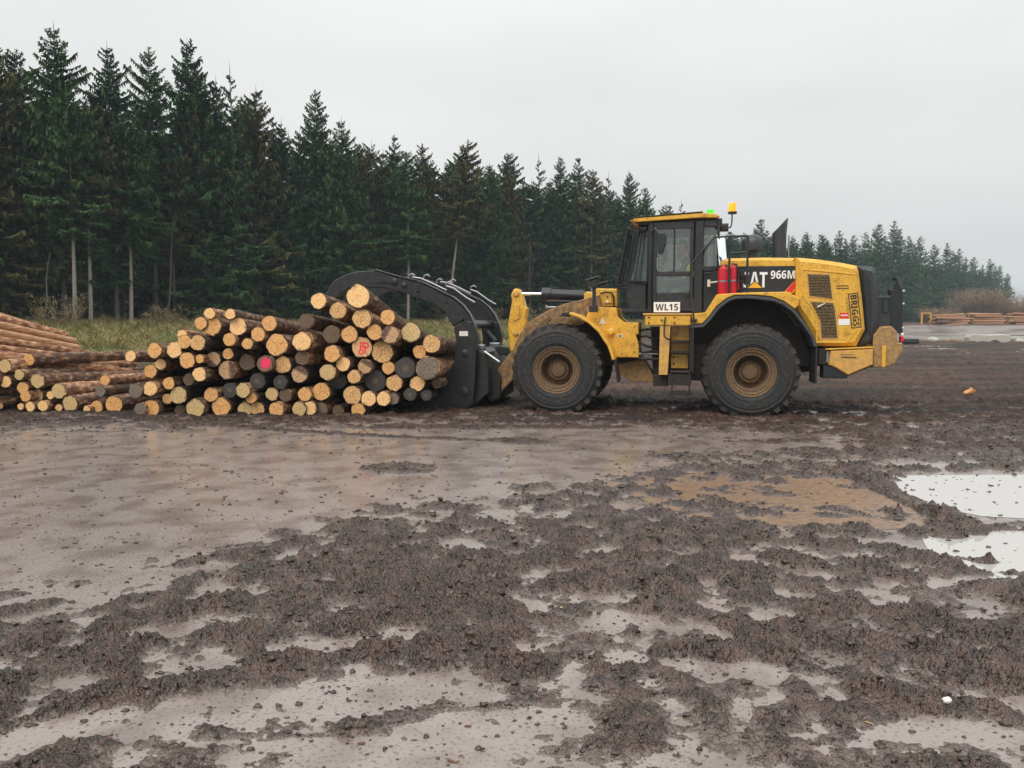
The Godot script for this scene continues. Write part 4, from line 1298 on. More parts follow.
func build_undergrowth() -> void:
	var b := MB.new()
	var r := RandomNumberGenerator.new()
	r.seed = 77
	for i in 34:
		var a := r.randf() * TAU
		var o := Vector3(cos(a), 0, sin(a)) * 0.34 * sqrt(r.randf())
		var hgt := r.randf_range(0.35, 1.0)
		var d := Vector3(r.randfn(0, 0.22), hgt, r.randfn(0, 0.22))
		var sd := Vector3(cos(a + 1.0), 0, sin(a + 1.0)) * 0.016
		b.col = Color(1, 1, 1) * r.randf_range(0.65, 1.35)
		var nn := Vector3(r.randfn(0, 0.4), 1, r.randfn(0, 0.4)).normalized()
		b.tri(o - sd, o + sd, o + d * 0.6, nn, nn, nn)
		b.tri(o + d * 0.6 - sd * 0.8, o + d * 0.6 + sd * 0.8, o + d + Vector3(d.x, -0.1, d.z) * 0.6, nn, nn, nn)
	var tr := []
	var ti := []
	while tr.size() < 11000:
		var u := -18.0 + 150.0 * pow(rng.randf(), 1.8)
		var s := rng.randf_range(-1.0, 25.0)
		var p := Vector2(-30.0, -45.5) + Vector2(0.6459, -0.7634) * u + Vector2(0.7634, 0.6459) * s
		if p.y > -20.0: continue
		if s > 12.0 and N1.get_noise_2d(p.x * 0.8, p.y * 0.8) < (s - 18.0) * 0.05: continue
		if p.x > 4.0 and s > 9.0: continue
		var h := rng.randf_range(0.5, 1.0) * (1.0 if s < 13.0 else 0.6)
		tr.append(Transform3D(Basis(Vector3.UP, rng.randf() * TAU).scaled(Vector3(1.2, h, 1.2)), Vector3(p.x, terrain(p.x, p.y) + 0.02, p.y)))
		var w := clampf(0.5 + N1.get_noise_2d(p.x * 0.6, p.y * 0.6 + 200.0) * 1.4, 0.0, 1.0)
		ti.append(Color(0.62, 0.78, 0.55).lerp(Color(1.0, 0.93, 0.80), w) * rng.randf_range(0.8, 1.15))
	scatter("grass", b.mesh(), M.grass_blades, tr, ti, "rough straw-green grass on the bank before the wood", "grass")
	var sh := [shrub(41, 3.0, 2.2, 40, true), shrub(42, 2.6, 1.8, 36, true)]
	var sp := [[62, 0, 1.0, 3.0, "olive bush growing at the wood's edge above the sloping heap"], [168, 1, 1.0, 4.0, "olive bush growing behind the end of the main stack"], [112, 1, 0.6, 2.5, "low pale bush between the two trunks"], [530, 1, 1.2, 5.0, "yellowish bush in the gap behind the lift lever"], [487, 0, 0.9, 5.0, "yellowish bush seen beneath the grapple arm"], [212, 0, 0.7, 2.0, "dark leafy bush just above the main stack"]]
	for q in sp:
		var s := (float(q[0]) - 512.0) / 829.0
		var D: float = (30.0 * 0.7634 + 45.5 * 0.6459 - q[3]) / (0.6459 - s * 0.7634)
		var t := node("bush", null, Vector3(s * D, terrain(s * D, -D) - 0.03, -D))
		t.scale = Vector3.ONE * q[2]
		put("twigs", sh[q[1]][0], M.bare_twigs, t)
		put("leaves", sh[q[1]][1], M.shrub_leaf, t)
		tag(t, q[4], "bush")
	var bare := [shrub(51, 9.0, 5.2, 700, false), shrub(52, 7.0, 4.2, 500, false)]
	for q in [[980, 0, 178.0, 1.5, "large rounded leafless brown bush behind the middle distant stack"], [1012, 1, 172.0, 1.35, "leafless brown bush beyond the end stack, beside the large rounded one"], [1045, 0, 176.0, 1.3, "leafless brown bush past the end stack at the yard's edge"], [945, 1, 172.0, 0.8, "thin greyish bush behind the jumbled distant stack"], [930, 1, 166.0, 0.8, "thin bare bush beside the yellow frame"]]:
		var s := (float(q[0]) - 512.0) / 829.0
		var D: float = q[2]
		var o := put("bare_bush", bare[q[1]][0], M.bare_twigs)
		o.position = Vector3(s * D, terrain(s * D, -D) - 0.1, -D)
		o.scale = Vector3.ONE * q[3]
		tag(o, q[4], "bush")


# ------------------------------------------------------------------ the loader
func lettering(txt: String, height: float, width: float, bold := true) -> ArrayMesh:
	var t := TextMesh.new()
	var f := SystemFont.new()
	f.font_names = PackedStringArray(["Droid Sans"])
	f.font_weight = 700 if bold else 400
	t.font = f
	t.text = txt
	t.font_size = 64
	t.pixel_size = 0.01
	t.depth = 0.4
	var arr := t.get_mesh_arrays()
	var v: PackedVector3Array = arr[Mesh.ARRAY_VERTEX]
	var lo := Vector3.ONE * 1e6
	var hi := -lo
	for p in v:
		lo = lo.min(p)
		hi = hi.max(p)
	for i in v.size():
		v[i] = Vector3((v[i].x - lo.x) / (hi.x - lo.x) * width, (v[i].y - lo.y) / (hi.y - lo.y) * height, (v[i].z - lo.z) / (hi.z - lo.z) * 0.006)
	arr[Mesh.ARRAY_VERTEX] = v
	var am := ArrayMesh.new()
	am.add_surface_from_arrays(Mesh.PRIMITIVE_TRIANGLES, arr)
	return am


func plate(called: String, poly: Array, z0: float, z1: float, m: Material, parent: Node, bev := 0.008) -> MeshInstance3D:
	var b := MB.new()
	b.prism(pv(poly), z0, z1, bev)
	return obj(called, b, m, parent)


func block(called: String, x0: float, x1: float, y0: float, y1: float, z0: float, z1: float, m: Material, parent: Node, bev := 0.008) -> MeshInstance3D:
	var b := MB.new()
	b.box(x0, x1, y0, y1, z0, z1, bev)
	return obj(called, b, m, parent)


func pipe(called: String, path: Array, r: float, m: Material, parent: Node, sides := 8) -> MeshInstance3D:
	var b := MB.new()
	b.tube(path, r, sides)
	return obj(called, b, m, parent)


# band of given thickness inside an outline that runs along a curve
func band(curve: Array, th: float) -> Array:
	var p := pv(curve)
	var out := curve.duplicate()
	for i in range(p.size() - 1, -1, -1):
		var a := p[maxi(i - 1, 0)]
		var b := p[mini(i + 1, p.size() - 1)]
		var d := (b - a).normalized()
		var q := p[i] + Vector2(d.y, -d.x) * th
		out.append(q.x)
		out.append(q.y)
	return out


func frame_mesh(x0: float, x1: float, y0: float, y1: float, z0: float, z1: float, w: float) -> MB:
	var b := MB.new()
	b.box(x0, x1, y0, y0 + w, z0, z1)
	b.box(x0, x1, y1 - w, y1, z0, z1)
	b.box(x0, x0 + w, y0 + w, y1 - w, z0 + 0.001, z1 - 0.001)
	b.box(x1 - w, x1, y0 + w, y1 - w, z0 + 0.001, z1 - 0.001)
	return b


func make_wheel(parent: Node, x: float, z: float, side: float, spin: float) -> void:
	var w := node("wheel", parent, Vector3(x, 0.805, z))
	w.rotation = Vector3(0, 0.0 if side > 0 else PI, spin)
	var R := 0.845
	var b := MB.new()
	b.lathe(pv([0.30, -0.30, 0.44, -0.31, 0.60, -0.335, 0.72, -0.32, 0.80, -0.27, R, -0.24, R, 0.24, 0.80, 0.27, 0.765, 0.295, 0.755, 0.31, 0.735, 0.316, 0.725, 0.328, 0.705, 0.328, 0.695, 0.322, 0.665, 0.329, 0.66, 0.338, 0.645, 0.339, 0.64, 0.332, 0.60, 0.338, 0.53, 0.330, 0.525, 0.338, 0.51, 0.337, 0.505, 0.325, 0.48, 0.316, 0.44, 0.30, 0.435, 0.24, 0.30, 0.24]), 64)
	obj("tyre", b, M.tyre_rubber, w)
	b = MB.new()
	# lugs: slanting bars from the shoulder to the middle, two rows
	for row in 2:
		for k in 26:
			var s := 1.0 if row == 0 else -1.0
			var a := TAU * (k + 0.5 * row) / 26.0
			b.xf = Transform3D(Basis(Vector3.BACK, a), Vector3.ZERO)
			var p := [Vector2(-0.055, 0.285), Vector2(0.055, 0.285), Vector2(0.12, 0.02), Vector2(0.02, 0.02)]
			var lo := []
			var hi := []
			for q in p:
				lo.append(Vector3(q.x, sqrt(maxf(0.0, (R - 0.03) * (R - 0.03) - q.x * q.x)) if absf(q.y) < 0.2 else 0.765, q.y * s))
				var rr := R + 0.042 if absf(q.y) < 0.2 else R + 0.018
				hi.append(Vector3(q.x * 0.86, sqrt(rr * rr - q.x * q.x), q.y * s * 0.97))
			var ctr: Vector3 = (lo[0] + lo[1] + lo[2] + lo[3]) * 0.25
			var tn := Vector3(0, 1, 0.2 * s).normalized()
			b.quad(hi[0], hi[1], hi[2], hi[3], tn)
			for e in 4:
				var f := (e + 1) % 4
				var mid: Vector3 = (lo[e] + lo[f]) * 0.5 - ctr
				mid.y = 0
				b.quad(lo[e], lo[f], hi[f], hi[e], mid.normalized())
	obj("tread", b, M.tread_mud, w)
	b = MB.new()
	b.lathe(pv([0.30, -0.14, 0.30, 0.22, 0.315, 0.255, 0.335, 0.262, 0.345, 0.25, 0.365, 0.252, 0.375, 0.285, 0.395, 0.292, 0.405, 0.278, 0.42, 0.285, 0.432, 0.312, 0.445, 0.312, 0.45, 0.28]), 48)
	obj("rim", b, M.rim_mud, w)
	b = MB.new()
	b.lathe(pv([0.31, -0.14, 0.31, -0.10, 0.27, -0.08, 0.22, -0.07, 0.215, 0.0, 0.20, 0.02, 0.15, 0.03, 0.14, 0.07, 0.12, 0.085, 0.0, 0.09]), 36)
	obj("hub", b, M.rim_mud, w)
	for k in 12:
		var bb := MB.new()
		var a := TAU * k / 12.0
		bb.xf = Transform3D(Basis(), Vector3(cos(a) * 0.243, sin(a) * 0.255, -0.078))
		bb.lathe(pv([0.017, 0.0, 0.017, 0.02, 0.012, 0.026, 0.0, 0.027]), 6)
		obj("wheel_nut", bb, M.rim_mud, w)


func build_loader() -> void:
	var L := node("wheel_loader", null, Vector3(2.8466, 0, -16.6624))
	L.rotation.y = -THETA
	tag(L, "muddy yellow and black wheel loader with log grapple, marked WL15", "wheel loader")
	var Y: Material = M.yellow_paint
	var MUD: Material = M.muddy_paint
	var K: Material = M.cab_paint
	for s in [1.0, -1.0]:
		make_wheel(L, 1.775, 1.10 * s, s, 0.13)
		make_wheel(L, -1.775, 1.10 * s, s, 0.31)
	# axles and hitch underneath
	for x in [1.775, -1.775]:
		var b := MB.new()
		b.tube([Vector3(x, 0.80, -0.82), Vector3(x, 0.80, 0.82)], 0.24, 14)
		b.tube([Vector3(x - 0.38, 0.78, 0), Vector3(x + 0.38, 0.78, 0)], 0.34, 14)
		obj("axle", b, M.dark_iron, L)
	plate("hitch_belly", [-0.72, 0.94, -0.20, 1.02, -0.02, 0.72, 0.04, 0.55, -0.40, 0.54, -0.66, 0.70], -0.45, 0.45, MUD, L)
	plate("rear_chassis", [-0.05, 1.62, 3.05, 1.55, 3.05, 0.80, 2.4, 0.72, 0.3, 0.62, 0.0, 0.72], -0.52, 0.52, M.dark_iron, L)
	plate("fuel_tank", [0.16, 1.30, 1.0, 1.30, 0.95, 0.62, 0.22, 0.62], 0.55, 1.02, M.dark_iron, L)
	var b := MB.new()
	b.tube([Vector3(-0.3, 1.10, 0.62), Vector3(0.10, 1.10, 0.60)], 0.028, 8)
	obj("steering_ram_rod", b, M.chrome, L)
	b = MB.new()
	b.tube([Vector3(0.10, 1.10, 0.60), Vector3(0.75, 1.10, 0.56)], 0.058, 10)
	b.tube([Vector3(-0.32, 1.0, 0.66), Vector3(0.2, 1.0, 0.66)], 0.03, 8)
	obj("steering_ram", b, M.black_paint, L)
	for h in [[[-0.30, 1.34, 0.7], [-0.1, 1.24, 0.75], [0.1, 1.22, 0.7], [0.25, 1.30, 0.6]], [[-0.30, 1.42, 0.6], [-0.12, 1.45, 0.7], [0.05, 1.36, 0.72], [0.25, 1.42, 0.6]], [[-0.34, 1.26, 0.62], [-0.2, 1.12, 0.7], [0.0, 1.16, 0.72], [0.3, 1.12, 0.7]], [[-0.28, 1.55, 0.5], [-0.08, 1.58, 0.62], [0.1, 1.50, 0.62], [0.3, 1.54, 0.5]]]:
		var path := []
		for q in h: path.append(Vector3(q[0], q[1], q[2]))
		pipe("hydraulic_hose", path, 0.024, M.rubber, L, 7)

	# ---- front frame
	plate("loader_frame", [-1.28, 1.79, -1.21, 2.02, -1.07, 2.00, -0.70, 1.99, -0.67, 1.81, -0.55, 1.71, -0.27, 1.70, -0.27, 1.48, -0.32, 1.47, -0.26, 1.27, -0.26, 1.03, -0.70, 1.03, -0.89, 1.41], 0.50, 0.80, Y, L, 0.015)
	plate("loader_frame", [-1.28, 1.79, -1.21, 2.02, -1.07, 2.00, -0.70, 1.99, -0.67, 1.81, -0.55, 1.71, -0.27, 1.70, -0.27, 1.03, -0.70, 1.03, -0.89, 1.41], -0.80, -0.50, Y, L, 0.015)
	plate("frame_core", [-1.9, 1.15, -1.3, 1.75, -0.3, 1.62, -0.25, 0.98, -1.9, 0.62], -0.49, 0.49, M.dark_iron, L)
	plate("tower_head", [-1.38, 2.15, -1.38, 2.27, -1.34, 2.31, -1.28, 2.32, -1.22, 2.29, -1.12, 2.38, -0.72, 2.37, -0.71, 2.01, -1.12, 2.01, -1.25, 2.05], -0.30, 0.30, Y, L, 0.02)
	plate("head_plate", [-1.0, 2.22, -0.94, 2.27, -0.84, 2.27, -0.82, 2.08, -0.98, 2.07], 0.303, 0.33, Y, L, 0.01)
	for q in [[-0.91, 2.21, 0.33, 0.018, "ink"], [-0.91, 2.11, 0.33, 0.028, "white_decal"]]:
		b = MB.new()
		b.xf = Transform3D(Basis(), Vector3(q[0], q[1], q[2]))
		b.lathe(pv([q[3], 0.0, q[3], 0.015, q[3] * 0.7, 0.022, 0.0, 0.024]), 12)
		obj("pin_cap", b, M[q[4]], L)
	pipe("head_hose", [Vector3(-1.05, 2.27, 0.35), Vector3(-0.95, 2.30, 0.36), Vector3(-0.82, 2.29, 0.36), Vector3(-0.78, 2.2, 0.36), Vector3(-0.78, 2.02, 0.36)], 0.018, M.rubber, L)
	# tie-down emblem and lifting pin
	b = MB.new()
	b.xf = Transform3D(Basis(), Vector3(-0.96, 1.73, 0.8))
	b.prism(pv([-0.07, -0.05, 0.07, -0.05, 0.0, 0.085]), 0.0, 0.008, 0.002)
	obj("warning_label", b, M.pale_label, L)
	b = MB.new()
	b.xf = Transform3D(Basis(), Vector3(-0.80, 1.52, 0.8))
	b.lathe(pv([0.075, 0.0, 0.075, 0.05, 0.05, 0.06, 0.045, 0.10, 0.0, 0.105]), 18)
	obj("pivot_boss", b, Y, L)
	block("small_label", -0.68, -0.57, 1.425, 1.47, 0.80, 0.806, M.pale_label, L, 0.001)
	block("small_label_print", -0.655, -0.595, 1.435, 1.46, 0.806, 0.809, M.ink, L, 0.0005)
	for q in [[-0.35, 1.14], [-0.35, 1.62], [-0.58, 1.10]]:
		b = MB.new()
		b.xf = Transform3D(Basis(), Vector3(q[0], q[1], 0.8))
		b.lathe(pv([0.014, 0.0, 0.014, 0.012, 0.0, 0.014]), 6)
		obj("bolt_head", b, M.dark_iron, L)

	# lift arms and the single tilt lever between them
	var arm := [-1.03, 2.24, -1.34, 2.16, -1.72, 2.07, -2.04, 1.95, -2.27, 1.81, -2.46, 1.69, -2.62, 1.47, -2.76, 1.15, -2.92, 0.95, -3.11, 0.71, -3.25, 0.55, -3.29, 0.34, -3.21, 0.28, -2.98, 0.32, -2.74, 0.57, -2.64, 0.84, -2.41, 1.16, -2.11, 1.40, -1.71, 1.60, -1.22, 1.75, -0.95, 1.95]
	plate("lift_arm", arm, 0.56, 0.68, M.arm_paint, L, 0.015)
	plate("lift_arm", arm, -0.68, -0.56, M.arm_paint, L, 0.015)
	plate("mud_crust", [-2.30, 1.62, -2.02, 1.85, -1.98, 1.78, -2.10, 1.62, -2.35, 1.40, -2.5, 1.25, -2.55, 1.30], 0.68, 0.70, M.rim_mud, L, 0.01)
	plate("cross_tube", [-2.3, 1.72, -2.05, 1.80, -1.9, 1.62, -2.05, 1.42, -2.3, 1.45], -0.56, 0.56, M.dull_paint, L, 0.04)
	plate("tilt_lever", [-2.85, 2.37, -2.81, 2.40, -2.74, 2.39, -2.69, 2.32, -2.63, 2.15, -2.61, 2.04, -2.56, 1.99, -2.57, 1.90, -2.59, 1.77, -2.57, 1.69, -2.62, 1.55, -2.72, 1.30, -2.80, 1.10, -2.92, 1.10, -2.95, 1.42, -2.96, 1.65, -2.92, 1.92, -2.88, 2.12, -2.90, 2.27], -0.13, 0.13, Y, L, 0.03)
	plate("lever_rib", [-2.83, 2.06, -2.77, 2.1, -2.72, 2.05, -2.71, 1.78, -2.82, 1.72, -2.86, 1.78], 0.13, 0.15, Y, L, 0.012)
	for q in [[-2.79, 2.29, 0.065], [-2.80, 1.48, 0.055]]:
		b = MB.new()
		b.xf = Transform3D(Basis(), Vector3(q[0], q[1], 0.13))
		b.lathe(pv([q[2], 0.0, q[2], 0.03, q[2] * 0.8, 0.045, 0.0, 0.05]), 16)
		obj("lever_pin", b, M.dull_paint, L)
	pipe("tilt_ram_rod", [Vector3(-2.70, 2.285, 0), Vector3(-2.26, 2.28, 0)], 0.038, M.chrome, L, 14)
	b = MB.new()
	b.tube([Vector3(-2.27, 2.28, 0), Vector3(-2.08, 2.275, 0)], 0.135, 18)
	b.tube([Vector3(-2.08, 2.275, 0), Vector3(-1.39, 2.24, 0)], 0.108, 18)
	b.tube([Vector3(-2.15, 2.14, 0.10), Vector3(-1.5, 2.12, 0.10)], 0.025, 8)
	obj("tilt_ram", b, M.black_paint, L)
	b = MB.new()
	b.tube([Vector3(-2.13, 2.01, 0.25), Vector3(-1.95, 2.01, 0.25)], 0.02, 8)
	b.box(-2.16, -2.12, 1.98, 2.05, 0.22, 0.28)
	obj("grease_fitting", b, M.bare_steel, L)

	# front mudguards
	var fc := [-1.52, 1.90, -1.33, 1.84, -1.14, 1.73, -0.96, 1.57, -0.84, 1.39, -0.77, 1.29, -0.72, 1.16, -0.68, 1.02]
	for s in [1.0, -1.0]:
		var z0 := 0.78 if s > 0 else -1.45
		plate("front_mudguard", band(fc, 0.05), z0, z0 + 0.67, Y, L, 0.01)
		plate("mudguard_lip", [-1.72, 1.82, -1.66, 1.885, -1.52, 1.905, -1.52, 1.86, -1.60, 1.82], z0 + 0.02, z0 + 0.65, M.rubber, L)
		plate("mud_flap", [-0.70, 1.01, -0.67, 1.01, -0.60, 0.60, -0.63, 0.58], z0 + 0.02, z0 + 0.65, M.rubber, L)
		# work lamp on its post
		var pz := 1.0 if s > 0 else -1.07
		block("lamp_post", -1.14, -1.075, 1.96, 2.40, pz, pz + 0.06, M.black_paint, L)
		block("post_foot", -1.20, -1.03, 1.90, 2.02, pz - 0.03, pz + 0.09, M.black_paint, L)
		var lh := node("work_lamp", L, Vector3(-1.11, 2.46, pz + 0.03))
		plate("lamp_body", [-0.10, 0.03, 0.08, 0.09, 0.06, -0.08, -0.02, -0.11, -0.06, -0.08], -0.10, 0.10, M.black_paint, lh, 0.015)
		plate("lamp_visor", [-0.16, 0.06, 0.10, 0.13, 0.13, 0.115, 0.09, 0.095, -0.14, 0.035], -0.13, 0.13, M.grey_rubber, lh, 0.006)
		b = MB.new()
		b.xf = Transform3D(Basis(Vector3.UP, PI / 2), Vector3(-0.07, -0.02, 0))
		b.lathe(pv([0.075, 0.0, 0.07, -0.03, 0.0, -0.035]), 16)
		obj("lamp_lens", b, M.clear_glass, lh)

	# ---- platform, ladder
	block("platform", -0.13, 0.69, 1.655, 1.84, 0.80, 1.40, Y, L, 0.012)
	block("platform_step", -0.17, 0.70, 1.843, 1.875, 0.80, 1.42, M.dull_paint, L, 0.006)
	for q in [[-0.06, 1.80], [-0.06, 1.70], [0.17, 1.75], [0.40, 1.80], [0.40, 1.70]]:
		b = MB.new()
		b.xf = Transform3D(Basis(), Vector3(q[0], q[1], 1.40))
		b.lathe(pv([0.018, 0.0, 0.018, 0.012, 0.0, 0.014]), 6)
		obj("bolt_head", b, M.ink, L)
	plate("ladder_side", [0.14, 1.65, 0.33, 1.65, 0.32, 1.30, 0.29, 0.74, 0.13, 0.74], 1.0, 1.38, M.dull_paint, L)
	plate("ladder_side", [0.68, 1.65, 0.76, 1.65, 0.76, 0.80, 0.68, 0.80], 1.0, 1.38, M.dark_iron, L)
	block("ladder_back", 0.34, 0.68, 0.98, 1.64, 1.02, 1.06, Y, L)
	for y in [1.36, 1.16, 0.80]:
		block("ladder_rung", 0.335, 0.675, y - 0.02, y + 0.02, 1.07, 1.39, M.dark_iron, L)
	block("ladder_panel", 0.345, 0.665, 0.85, 1.12, 1.065, 1.10, Y, L)
	for q in [[0.40, 1.06], [0.40, 0.94]]:
		b = MB.new()
		b.xf = Transform3D(Basis(), Vector3(q[0], q[1], 1.10))
		b.lathe(pv([0.02, 0.0, 0.02, 0.008, 0.0, 0.01]), 8)
		obj("bolt_head", b, M.ink, L)
	block("step_box", 0.30, 0.72, 0.55, 0.77, 0.95, 1.36, M.dark_iron, L)
	block("lower_step", 0.02, 0.30, 0.52, 0.72, 0.75, 1.2, M.dark_iron, L)
	block("hanging_step", 0.34, 0.70, 0.38, 0.42, 1.10, 1.36, M.dark_iron, L)
	for x in [0.36, 0.67]:
		block("step_strap", x, x + 0.03, 0.42, 0.80, 1.36, 1.375, M.rubber, L)
	pipe("grab_rail", [Vector3(0.24, 1.80, 1.41), Vector3(0.22, 1.72, 1.46), Vector3(0.22, 1.45, 1.47), Vector3(0.30, 1.40, 1.46), Vector3(0.33, 1.40, 1.40)], 0.016, M.black_paint, L)
	pipe("grab_rail", [Vector3(0.72, 2.15, 1.36), Vector3(0.74, 1.80, 1.43), Vector3(0.74, 0.80, 1.43)], 0.016, M.black_paint, L)
	b = MB.new()
	b.tube([Vector3(0.70, 1.76, 1.42), Vector3(0.80, 1.74, 1.42)], 0.03, 8)
	obj("rail_socket", b, M.rubber, L)

	# ---- rear deck over the wheel
	plate("rear_mudguard", [0.71, 1.67, 0.90, 1.69, 1.01, 1.81, 1.15, 2.01, 1.33, 2.15, 1.46, 2.20, 1.83, 2.20, 2.10, 2.17, 2.31, 2.09, 2.50, 1.95, 2.56, 2.02, 2.58, 2.14, 2.36, 2.255, 1.46, 2.235, 1.15, 2.215, 0.96, 1.89, 0.71, 1.87], 0.70, 1.40, Y, L, 0.012)
	plate("rear_mudguard", [0.71, 1.67, 0.90, 1.69, 1.01, 1.81, 1.15, 2.01, 1.33, 2.15, 1.46, 2.20, 1.83, 2.20, 2.10, 2.17, 2.31, 2.09, 2.50, 1.95, 2.56, 2.02, 2.58, 2.14, 2.36, 2.255, 1.46, 2.235, 1.15, 2.215, 0.96, 1.89, 0.71, 1.87], -1.40, -0.70, Y, L, 0.012)
	var arch := [0.69, 1.655, 0.90, 1.672, 1.01, 1.79, 1.15, 1.99, 1.33, 2.13, 1.46, 2.18, 1.65, 2.19, 1.83, 2.18, 2.10, 2.15, 2.31, 2.07, 2.50, 1.93, 2.70, 1.67, 2.82, 1.49, 2.89, 1.29]
	plate("arch_lip", band(arch, 0.055), 0.72, 1.44, M.grey_rubber, L, 0.008)
	plate("arch_lip", band(arch, 0.055), -1.44, -0.72, M.grey_rubber, L, 0.008)
	plate("wheel_well", [0.78, 1.62, 1.2, 1.98, 1.46, 2.12, 1.83, 2.13, 2.2, 2.05, 2.48, 1.85, 2.8, 1.40, 2.95, 0.9, 2.3, 0.85, 0.8, 0.9], 0.53, 0.66, M.dark_iron, L)
	plate("rear_flap", [2.87, 1.28, 2.90, 1.28, 2.90, 0.62, 2.87, 0.62], 0.75, 1.43, M.rubber, L)

	# ---- hood
	var hood := plate("hood", [1.26, 2.86, 1.36, 2.885, 2.0, 2.89, 2.53, 2.875, 2.53, 2.23, 1.26, 2.19], -1.0, 1.05, Y, L, 0.05)
	block("hood_lip", 1.66, 2.60, 2.892, 2.915, -0.6, 0.62, M.black_paint, hood, 0.006)
	plate("rear_hood", [2.53, 2.87, 2.91, 2.83, 3.23, 2.78, 3.56, 2.71, 3.59, 2.62, 3.65, 2.23, 3.70, 1.84, 3.73, 1.58, 3.59, 1.285, 2.93, 1.285, 2.86, 1.48, 2.73, 1.70, 2.54, 1.98], -1.25, 1.25, Y, L, 0.07)
	plate("panel_crease", [2.60, 2.66, 2.63, 2.67, 3.30, 2.60, 3.52, 2.56, 3.52, 2.54, 3.28, 2.575, 2.64, 2.64, 2.66, 2.2, 2.9, 1.9, 2.93, 1.38, 3.4, 1.37, 3.56, 1.58, 3.57, 1.56, 3.43, 1.34, 2.90, 1.34, 2.87, 1.88, 2.63, 2.19], 1.25, 1.262, Y, L, 0.005)
	var dz := 1.052
	plate("decal_panel", [1.44, 2.735, 2.56, 2.73, 2.595, 2.55, 2.35, 2.262, 1.46, 2.262], dz, dz + 0.006, M.decal_black, L, 0.002)
	# the hood side widens into the rear hood: a cheek carries the black panel over the joint
	plate("hood_cheek", [1.36, 2.80, 2.55, 2.80, 2.64, 2.56, 2.64, 2.46, 2.52, 2.235, 1.36, 2.235], 1.02, dz, Y, L, 0.01)
	plate("red_stripe", [2.60, 2.545, 2.615, 2.46, 2.49, 2.264, 2.37, 2.264], dz + 0.0005, dz + 0.009, M.red_decal, L, 0.002)
	var t := put("letters_cat", lettering("CAT", 0.285, 0.47), M.white_decal, L)
	t.position = Vector3(1.585, 2.345, dz + 0.006)
	t = put("letters_966m", lettering("966M", 0.15, 0.42), M.white_decal, L)
	t.position = Vector3(2.11, 2.50, dz + 0.006)
	plate("emblem_outline", [1.69, 2.328, 1.98, 2.328, 1.98, 2.345, 1.84, 2.475, 1.69, 2.345], dz + 0.012, dz + 0.015, M.decal_black, L, 0.001)
	plate("emblem", [1.705, 2.338, 1.965, 2.338, 1.84, 2.45], dz + 0.0155, dz + 0.019, M.decal_yellow, L, 0.001)
	# grilles, caked with bark
	plate("grille_frame", [2.70, 2.60, 3.11, 2.575, 3.18, 2.11, 2.745, 2.165], 1.25, 1.258, M.dull_paint, L, 0.004)
	var g := plate("grille", [2.72, 2.57, 3.09, 2.55, 3.15, 2.13, 2.765, 2.19], 1.2585, 1.264, M.mesh_dirt, L, 0.003)
	for k in 7:
		block("grille_slat", 2.75 + 0.003 * k, 3.09 + 0.006 * k, 2.50 - k * 0.05, 2.508 - k * 0.05, 1.264, 1.272, M.dark_iron, g, 0.002)
	plate("grille_frame", [2.75, 2.11, 3.18, 2.075, 3.225, 1.93, 3.29, 1.40, 2.96, 1.40, 2.93, 1.76, 2.80, 1.98], 1.25, 1.258, M.dull_paint, L, 0.004)
	g = plate("grille", [2.78, 2.08, 3.16, 2.05, 3.20, 1.93, 3.26, 1.43, 2.99, 1.43, 2.96, 1.75, 2.83, 1.98], 1.2585, 1.264, M.mesh_dirt, L, 0.003)
	for k in 10:
		block("grille_slat", maxf(2.83 + 0.025 * k, 2.84) if k < 6 else 3.0, 3.17 + 0.008 * k, 2.0 - k * 0.055, 2.008 - k * 0.055, 1.264, 1.272, M.dark_iron, g, 0.002)
	b = MB.new()
	b.tube([Vector3(2.90, 1.98, 1.275), Vector3(3.03, 2.05, 1.278)], 0.018, 6, 0.008)
	obj("stuck_splinter", b, M.pale_label, L)
	# printed marks
	for r in 2:
		var x := 3.21 + 0.01 * r
		for k in 9:
			var w := 0.012 + 0.006 * ((k * 7 + r * 3) % 3)
			block("print_mark", x, x + w, 2.345 - r * 0.045, 2.365 - r * 0.045 + 0.004 * ((k + r) % 2), 1.25, 1.2535, M.ink, L, 0.0005)
			x += w + 0.005
	plate("red_label", [3.29, 1.885, 3.43, 1.88, 3.435, 1.785, 3.29, 1.785], 1.25, 1.256, M.red_decal, L, 0.001)
	plate("white_label", [3.27, 1.765, 3.455, 1.77, 3.46, 1.665, 3.27, 1.66], 1.25, 1.256, M.white_decal, L, 0.001)
	b = MB.new()
	for k in 9:
		b.box(3.305 + 0.013 * k, 3.313 + 0.013 * k, 1.82, 1.85, 1.256, 1.2575, 0.0005)
	obj("red_label_print", b, M.white_decal, L)
	var sign_at := node("name_board", L, Vector3(3.535, 1.92, 1.2505))
	sign_at.rotation.z = -PI / 2 + deg_to_rad(7.5)
	obj("board_frame", frame_mesh(-0.31, 0.31, -0.085, 0.085, 0.0, 0.006, 0.016), M.ink, sign_at)
	t = put("board_letters", lettering("BRIGGS", 0.105, 0.55), M.ink, sign_at)
	t.position = Vector3(-0.275, -0.052, 0.0)
	for k in 12:
		block("board_print", -0.24 + k * 0.042, -0.218 + k * 0.042, -0.125, -0.105, 0.0, 0.004, M.faint_ink, sign_at, 0.0005)
	# black rear shell
	plate("rear_shell", [3.565, 2.72, 3.86, 2.70, 3.91, 2.62, 3.93, 2.47, 3.96, 2.21, 3.97, 1.75, 3.90, 1.33, 3.60, 1.275, 3.74, 1.58, 3.71, 1.84, 3.66, 2.23, 3.60, 2.62], -1.18, 1.18, M.rear_plastic, L, 0.09)
